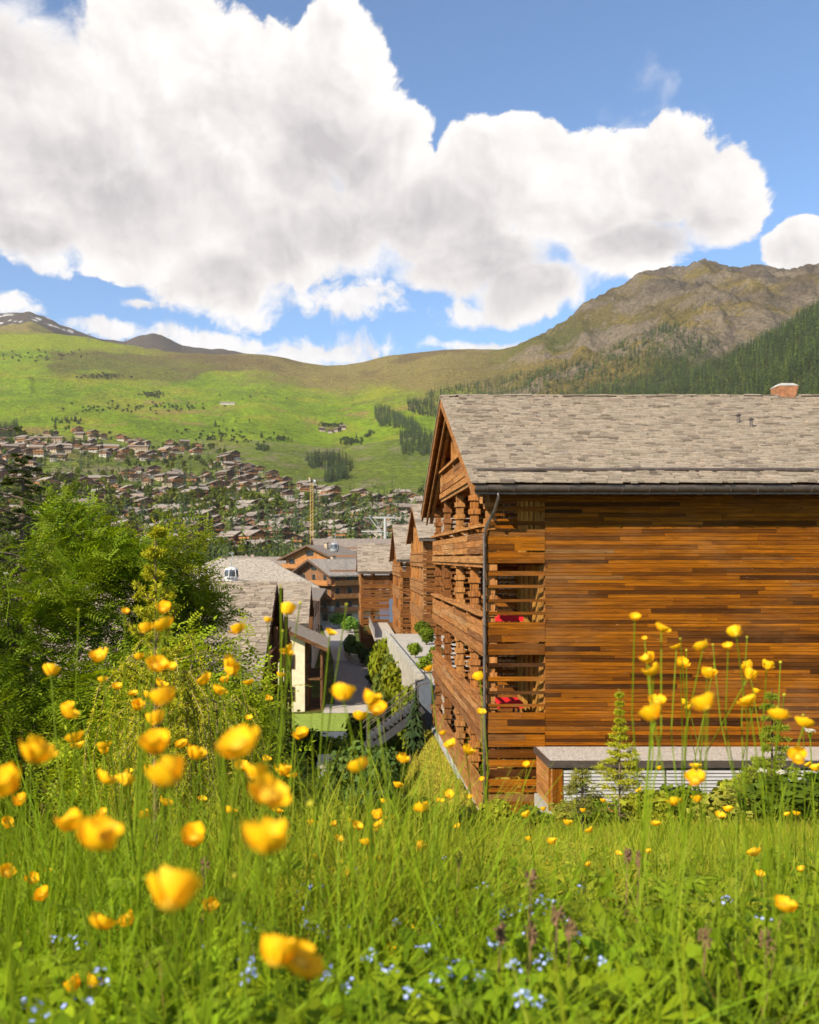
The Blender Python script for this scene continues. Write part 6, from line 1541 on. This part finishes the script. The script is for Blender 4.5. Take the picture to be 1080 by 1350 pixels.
for k in range(14):
    a = k*2.4; rr_ = .34; b.tube([(rr_*math.cos(a)*.6, rr_*math.sin(a)*.6, .15), (rr_*math.cos(a)*1.2, rr_*math.sin(a)*1.2, .42)], [.02, .045], 4)
HEAD = b.build('flower', STAM, link=False, smooth=False)
b = MB(); b.lathe([(.05, -.5), (.38, -.32), (.50, 0), (.38, .34), (.1, .5)], (0, 0, 0), 8); BUDM = b.build('bud', BUD, link=False, smooth=True)
b = MB()
for k in range(5):                                                   # cut leaf of five lobes
    a = (k-2)*.55; ca, sa = math.cos(a), math.sin(a); L = 1-.13*abs(k-2)
    pr = [(0, 0, 0), (.35, .07, .05), (.55, .16, .08), (.78, .10, .06), (L, 0, -.02), (.78, -.10, .06), (.55, -.16, .08), (.35, -.07, .05)]
    b.add([((x*L)*ca-y*sa, (x*L)*sa+y*ca, z) for x, y, z in pr]+[(.55*L*ca, .55*L*sa, .03)], [(i, (i+1) % 8, 8) for i in range(8)])
LEAFM = b.build('leaf', STEM, link=False, smooth=False, fix=False)
def grd(px, py, h, d0=1.05, d1=7.0):
    """first distance at which the sight line comes within h of the ground"""
    for d in np.linspace(d0, d1, 120):
        x = (px-PX0)/F*d
        if (PY0-py)/F*d <= gz(x, d)+h: return float(d)
    return d1
FL = [(218,922,33),(207,950,24),(88,940,24),(100,973,22),(42,995,42),(137,991,14),(208,984,38),(240,982,16),(255,995,24),(15,1035,45),(29,1055,18),(138,1026,26),(165,1031,20),(226,1025,48),(320,982,50),(338,1020,30),(352,1045,46),(372,1018,20),(386,1023,14),(350,1002,12),(97,1085,34),(122,1105,55),(8,1086,16),(8,1150,20),(42,1159,16),(59,1180,20),(190,1076,16),(258,1104,32),(347,1110,58),(223,1185,66),(132,1217,32),(172,1213,22),(175,1163,14),(275,1194,20),(153,1230,14),(362,1262,52),(392,1268,50),(100,1300,24),(120,1296,24),(476,1010,26),(398,968,18),(452,917,28),(485,922,26),(497,935,24),(475,945,18),(530,1002,16),(524,1036,13),(500,1076,16),(502,1088,14),(470,1090,14),(484,1110,16),(512,1256,18),(521,1295,14),(535,1221,16),(534,1246,12),
 (194,829,18),(218,823,23),(217,803,18),(315,830,19),(353,818,11),(378,805,20),(132,866,22),(136,897,13),(205,878,25),(226,880,14),(300,874,20),(305,886,20),(272,895,20),(287,910,18),(328,900,14),(380,856,17),(370,891,12),(353,921,10),(67,886,20),(435,834,14),(165,807,10),
 (567,883,13),(633,894,15),(634,939,12),(595,981,15),(615,990,17),(585,967,10),(590,1047,14),(558,1066,18),(580,1056,10),(619,1051,8),(636,1028,8),(695,1009,10),(695,1075,12),(603,1090,9),(717,1067,8),(769,1069,8),(795,1056,8),
 (837,815,14),(872,828,18),(850,842,7),(892,853,14),(927,852,19),(971,835,18),(960,853,13),(856,869,19),(862,884,22),(897,875,16),(933,889,20),(988,879,15),(987,891,18),(1011,879,16),(997,912,10),(988,924,22),(1026,943,23),(1060,953,20),(866,924,20),(862,943,28),(901,926,12),(909,933,11),(933,929,30),(1052,996,22),(1077,1014,14),(1066,1008,10),(917,1010,14),(918,1027,23),(890,1057,17),(949,1075,12),(960,1068,12),(1038,1074,9),(1050,1073,10),(996,1124,16),(870,1013,8),(843,1042,8),(919,1055,14),(1033,1195,26),(605,1173,14),(840,1216,10),(776,1216,9),(587,1215,9),(542,1220,10),(590,1143,9)]
q = random.Random(12)
FL += [(q.uniform(545, 800), q.uniform(1135, 1235), q.uniform(6, 10)) for _ in range(22)]+[(q.uniform(410, 560), q.uniform(1050, 1180), q.uniform(7, 12)) for _ in range(26)]+[(q.uniform(60, 400), q.uniform(860, 1090), q.uniform(9, 18)) for _ in range(22)]+[(q.uniform(640, 1070), q.uniform(1080, 1200), q.uniform(7, 13)) for _ in range(14)]+[(q.uniform(10, 300), q.uniform(1100, 1260), q.uniform(7, 12)) for _ in range(12)]
BUDS = [(104,804,9),(211,772,9),(396,795,9),(457,797,9),(370,773,7),(1029,873,8),(1034,916,9),(1059,943,8),(410,1060,20),(215,1147,16),(310,1155,16),(140,962,10),(373,832,9),(352,905,8),(240,872,8),(897,842,7),(905,857,6),(985,840,7),(940,850,6),(942,875,6)]
items = []
for (px, py, s) in FL:
    d = min(max(31.0/s, .50), 4.5)
    while d > .8 and (PY0-py)/F*d-gz((px-PX0)/F*d, d) > .92: d *= .96
    items.append([px, py, s, d, True])
for (px, py, s) in BUDS:
    d = min(max(17.0/s, .6), 2.2)
    while d > .8 and (PY0-py)/F*d-gz((px-PX0)/F*d, d) > .95: d *= .96
    items.append([px, py, s, d, False])
items.sort(key=lambda i: -i[2]); used = [False]*len(items); PLANTS = []
for i, a in enumerate(items):
    if used[i]: continue
    used[i] = True; grp = [a]
    for j, c in enumerate(items):
        if used[j] or len(grp) >= 4: continue
        if abs(math.log(a[3]/c[3])) < .22 and math.hypot((a[0]-c[0]), (a[1]-c[1])) < 75*max(.6, min(1.6, 1.2/a[3])): used[j] = True; grp.append(c)
    PLANTS.append(grp)
NAMED = {(223,1185): 'large out of focus yellow buttercup low in the left foreground', (362,1262): 'pair of large yellow buttercups lowest of all the flowers', (347,1110): 'large round yellow buttercup straight above the lowest pair of flowers', (122,1105): 'large yellow buttercup leaning left beside a smaller one at the left', (320,982): 'open two petalled looking buttercup in front of the dark chalet base', (226,1025): 'wide yellow buttercup below another in the left meadow', (15,1035): 'large yellow buttercup cut by the left edge', (352,1045): 'layered yellow buttercups clustered beside the concrete block', (42,995): 'large yellow buttercup just inside the left edge', (208,984): 'rounded yellow buttercup second of a vertical row at left', (97,1085): 'small yellow buttercup just behind the large leaning one',
 (933,929): 'wide open yellow buttercup in the middle of the tall right cluster', (862,943): 'double yellow buttercup at the left of the tall right cluster', (1033,1195): 'single flat buttercup low in the right foreground', (918,1027): 'orange yellow buttercup in front of the grey louvres', (837,815): 'topmost buttercups against the timber wall', (452,917): 'yellow buttercups in front of the cobbled road', (476,1010): 'yellow buttercup in front of the concrete terrace planting', (218,922): 'topmost large buttercup of a vertical row at left'}
ORIENT = [(.2, .15), (.45, -.4), (-.35, .4), (.1, .6), (.6, -.2), (.5, .2), (-.15, -.6), (.8, .1)]
for pi_, grp in enumerate(PLANTS):
    a = grp[0]; D = sum(i[3] for i in grp)/len(grp); q = random.Random(pi_*3+1); s = a[2]
    xs = [(i[0]-PX0)/F*i[3] for i in grp]; bx = sum(xs)/len(xs)+q.uniform(-.12, .12)*max(.5, min(1.2, D*.5)); by = D+q.uniform(-.03, .06); bz = gz(bx, by)-.03
    lab = next((NAMED[(i[0], i[1])] for i in grp if (i[0], i[1]) in NAMED), None)
    if lab is None:
        side = 'among the grass at left' if a[0] < 420 else ('before the balcony front' if a[0] < 660 else ('below the annex' if a[1] > 1060 else 'against the timber wall'))
        size = 'medium' if s >= 18 else 'small'
        nb_ = ['one bloom', 'two blooms', 'three blooms', 'four blooms'][len(grp)-1]; hgt = 'high' if a[1] < 900 else ('halfway up' if a[1] < 1080 else 'low')
        lab = f'{size} yellow buttercup with {nb_} {hgt} {side}'
    pl_ = thing('buttercup_plant', lab, 'flower', (bx, by, bz), 'buttercups in the meadow'); base = Vector((bx, by, bz))
    zt_ = max((PY0-i[1])/F*i[3] for i in grp); zm = min((PY0-i[1])/F*i[3] for i in grp)
    fork = Vector((bx*.5+sum(xs)/len(xs)*.5, by, bz+(zm-bz)*(.62 if len(grp) > 1 else .5)))
    rs = .0013 if s > 25 else .0015; sm = MB(); bend = Vector((q.uniform(-.06, .06), q.uniform(-.03, .03), 0))
    sm.tube([base, base.lerp(fork, .5)+bend, fork], [rs*1.25, rs*1.1, rs], 5)
    for i in grp:
        tip = Vector(((i[0]-PX0)/F*i[3], i[3], (PY0-i[1])/F*i[3])); R_ = i[2]/F*i[3]*.5; mid = fork.lerp(tip, .5)+Vector((q.uniform(-.02, .02), q.uniform(-.01, .01), (tip-fork).length*.06))
        sm.tube([fork, mid, tip-Vector((0, 0, R_*.25))], [rs, rs*.85, rs*.75], 5, cap=False)
        off = tip-base
        if i[4]:
            if i[2] >= 15:
                k_ = q.randrange(6); tl = ORIENT[q.randrange(8)]; hd = link('flower', HEAD, pl_, off-Vector((0, 0, R_*.35)), (tl[0]*.9, tl[1]*.9, q.uniform(0, 6)), (R_*1.34,)*3)
                for k in range(5): link('petal', PET[k_], hd, (0, 0, 0), (q.uniform(-.06, .06), q.uniform(-.28, .2), k*2*math.pi/5+q.uniform(-.12, .12)), (1, q.uniform(.95, 1.15), q.uniform(.9, 1.1)))
            else:
                link('flower', FLO[q.randrange(6)], pl_, off-Vector((0, 0, R_*.3)), (q.uniform(-.5, .5), q.uniform(-.5, .5), q.uniform(0, 6)), (R_*1.25,)*3)
        else: link('bud', BUDM, pl_, off, (q.uniform(-.2, .2), 0, 0), (R_*1.0,)*3)
    sm.build('stem', STEM, pl_, smooth=True)
    for k in range(2):
        u = q.uniform(.25, .95); p = base.lerp(fork, u)-base; link('leaf', LEAFM, pl_, p, (q.uniform(-.3, .3), q.uniform(-.6, .1), q.uniform(0, 6.28)), (q.uniform(.025, .06)*min(1.6, .7+D*.4),)*3)

# ---- forget-me-nots
BLUEP = plain('pale_blue_petal', (.26, .36, .78), .6, .15, 60); EYE = plain('flower_eye', (.75, .55, .08), .6, .1)
FM = []
for s_ in range(4):
    b = MB(); q = random.Random(s_)
    for k in range(9):
        c = Vector((q.gauss(0, .012), q.gauss(0, .012), q.gauss(0, .007))); R_ = Euler((q.uniform(-.7, .7), q.uniform(-.7, .7), q.uniform(0, 6))).to_matrix()
        for j in range(5):
            an = j*2*math.pi/5; pts = [(0, 0, 0), (.55, -.42, .1), (1.0, -.22, .12), (1.0, .22, .12), (.55, .42, .1)]
            vs = [c+R_@(Vector((x*math.cos(an)-y*math.sin(an), x*math.sin(an)+y*math.cos(an), z))*.0048) for x, y, z in pts]; b.add(vs, [(0, 1, 2, 3, 4)], 0)
        b.add([c+R_@(Vector((math.cos(t), math.sin(t), .35))*.0013) for t in (0, 1.05, 2.1, 3.15, 4.2, 5.25)], [(0, 1, 2, 3, 4, 5)], 1)
    FM.append(b.build('blossoms', [BLUEP, EYE], link=False, fix=False))
b = MB(); b.tube([(0, 0, -.22), (.012, 0, -.1), (0, 0, -.004)], [.0016, .0014, .001], 4)
for k in range(4):
    z = -.2+k*.045; a = k*2.2; b.add([(0, 0, z), (.03*math.cos(a-.2), .03*math.sin(a-.2), z+.012), (.055*math.cos(a), .055*math.sin(a), z+.015), (.03*math.cos(a+.2), .03*math.sin(a+.2), z+.012)], [(0, 1, 2, 3)])
FSTEM = b.build('stem', STEM, link=False)
FMP = [(142,1204),(72,1238),(99,1240),(37,1322),(56,1334),(126,1285),(128,1305),(435,1147),(466,1149),(404,1193),(442,1225),(405,1217),(322,1222),(343,1222),(331,1272),(329,1283),(488,1258),(434,1285),(403,1172),(522,1215),(514,1278),(584,1133),(640,1170),(765,1171),(712,1190),(730,1191),(698,1200),(663,1207),(670,1203),(575,1216),(686,1236),(766,1235),(616,1274),(597,1271),(593,1291),(677,1270),(709,1272),(722,1259),(795,1273),(690,1312),(712,1320),(635,1288),(1000,1214),(957,1185),(655,1245),(560,1250),(745,1215),(270,1250),(455,1300),(540,1310)]
for i, (px, py) in enumerate(FMP):
    d = grd(px, py, .36); c = at(px, py, d)
    lab = 'pale blue forget-me-not among the grass at left' if px < 420 else ('pale blue forget-me-not in the grass below the balcony front' if px < 740 else 'pale blue forget-me-not in the grass below the annex')
    f = thing('forget_me_not', lab, 'flower', c, 'forget-me-nots in the grass', i*1.3); k = max(.75, min(1.3, .48*d))*random.uniform(.75, 1.15)
    link('blossoms', FM[i % 4], f, (0, 0, 0), None, (k,)*3); link('stem', FSTEM, f)
# ---- dry brown seed heads
DRY = plain('dry_stalk', (.17, .10, .05), .9, .25, 60)
for i, (px, py) in enumerate([(577,1375-235),(605,1140),(735,1215),(752,1235),(700,1240),(828,1137),(843,1140),(660,1240),(930,1245),(1010,1250),(270,1150),(700,1170)]):
    if i == 0: px, py = 828, 1132
    d = grd(px, py, .46, 1.4); c = at(px, py, d); z0 = gz(c.x, d); f = thing('dry_seed_head', 'brown dried seed head on stiff stalk in the grass', 'seed head', (c.x, d, z0), 'dried seed heads in the meadow')
    b = MB(); b.tube([(c.x+.02, d, z0-.02), (c.x-.01, d, (z0+c.z)/2), c], [.0022, .002, .0015], 5); b.build('stalk', DRY, f)
    b = MB(); q = random.Random(i)
    for k in range(26):
        v = Vector((q.gauss(0, 1), q.gauss(0, 1), q.gauss(0, 1))).normalized(); b.bar(c+Vector((0, 0, .012)), c+Vector((0, 0, .012))+Vector((v.x*.011, v.y*.011, v.z*.02)), .0028)
    b.build('seed_cluster', DRY, f)
# ---- white umbels
UMB = plain('cream_petal', (.50, .48, .36), .8, .1, 50)
for i, (px, py) in enumerate([(1005, 1018), (1030, 1020), (1068, 965), (8, 757)]):
    d = 3.0 if i < 3 else 5.5; c = at(px, py, d); z0 = gz(c.x, d) if i < 3 else c.z-.3; f = thing('white_umbel_flower', ['cream umbel flower before the louvres', 'second cream umbel beside the first at right', 'cream umbel flower at the right edge', 'pale flower cluster on the rowan at the left edge'][i], 'flower', (c.x, d, z0))
    b = MB(); b.tube([(c.x, d, z0), (c.x+.02, d, (z0+c.z)/2), c], [.003, .0025, .002], 5); 
    for k in range(9): a = k*.7; b.tube([c-Vector((0, 0, .03)), c+Vector((.009*math.cos(a), .009*math.sin(a), 0))], [.0008, .0008], 3)
    b.build('stem', STEM, f)
    b = MB(); q = random.Random(i)
    for k in range(46):
        p = c+Vector((q.gauss(0, .0065), q.gauss(0, .0065), q.uniform(0, .01))); b.lathe([(.0012, -.0012), (.0034, 0), (.0012, .0014)], p, 5)
    b.build('umbel', UMB, f)

# ================================================================== air
hx0, hx1, hy0, hy1, hz0 = XX.min()-20, XX.max()+20, YY.min()-20, YY.max()+20, min(ZZ.min(), -20)-1
b = MB(); b.box((hx0, hy0, hz0), (hx1, hy1, max(ZZ.max(), 60)+6)); t = NT('haze_air'); t.N.remove(t.b)
pv = t.node('ShaderNodeVolumePrincipled'); pv.inputs['Color'].default_value = (.95, .94, .92, 1); pv.inputs['Density'].default_value = .000045; pv.inputs['Anisotropy'].default_value = .2
t.L.new(pv.outputs[0], t.out.inputs['Volume']); hz = b.build('haze', t.mat); hz['kind'] = 'stuff'

# ---- labels: tell look-alikes apart by their order in the picture where that can be done
by = {}
for ob in list(COL.objects):
    if ob.parent is None and 'category' in ob: by.setdefault(ob['label'], []).append(ob)
ORD = ['second', 'third', 'fourth', 'fifth', 'sixth', 'seventh', 'eighth', 'ninth', 'tenth', 'eleventh', 'twelfth', 'thirteenth']; NUM = ['two', 'three', 'four', 'five', 'six', 'seven', 'eight', 'nine', 'ten', 'eleven', 'twelve', 'thirteen', 'fourteen']
for lab, obs in by.items():
    n = len(obs)
    if 2 <= n <= 14:
        obs.sort(key=lambda o_: o_.location.x/max(o_.location.y, .1))
        for i, o_ in enumerate(obs):
            w_ = ('left' if n == 2 else 'leftmost') if i == 0 else (('right' if n == 2 else 'rightmost') if i == n-1 else ORD[i-1]+' from left')
            new = f"{lab}, {w_} of {NUM[n-2]}"
            if len(new.split()) <= 16: o_['label'] = new
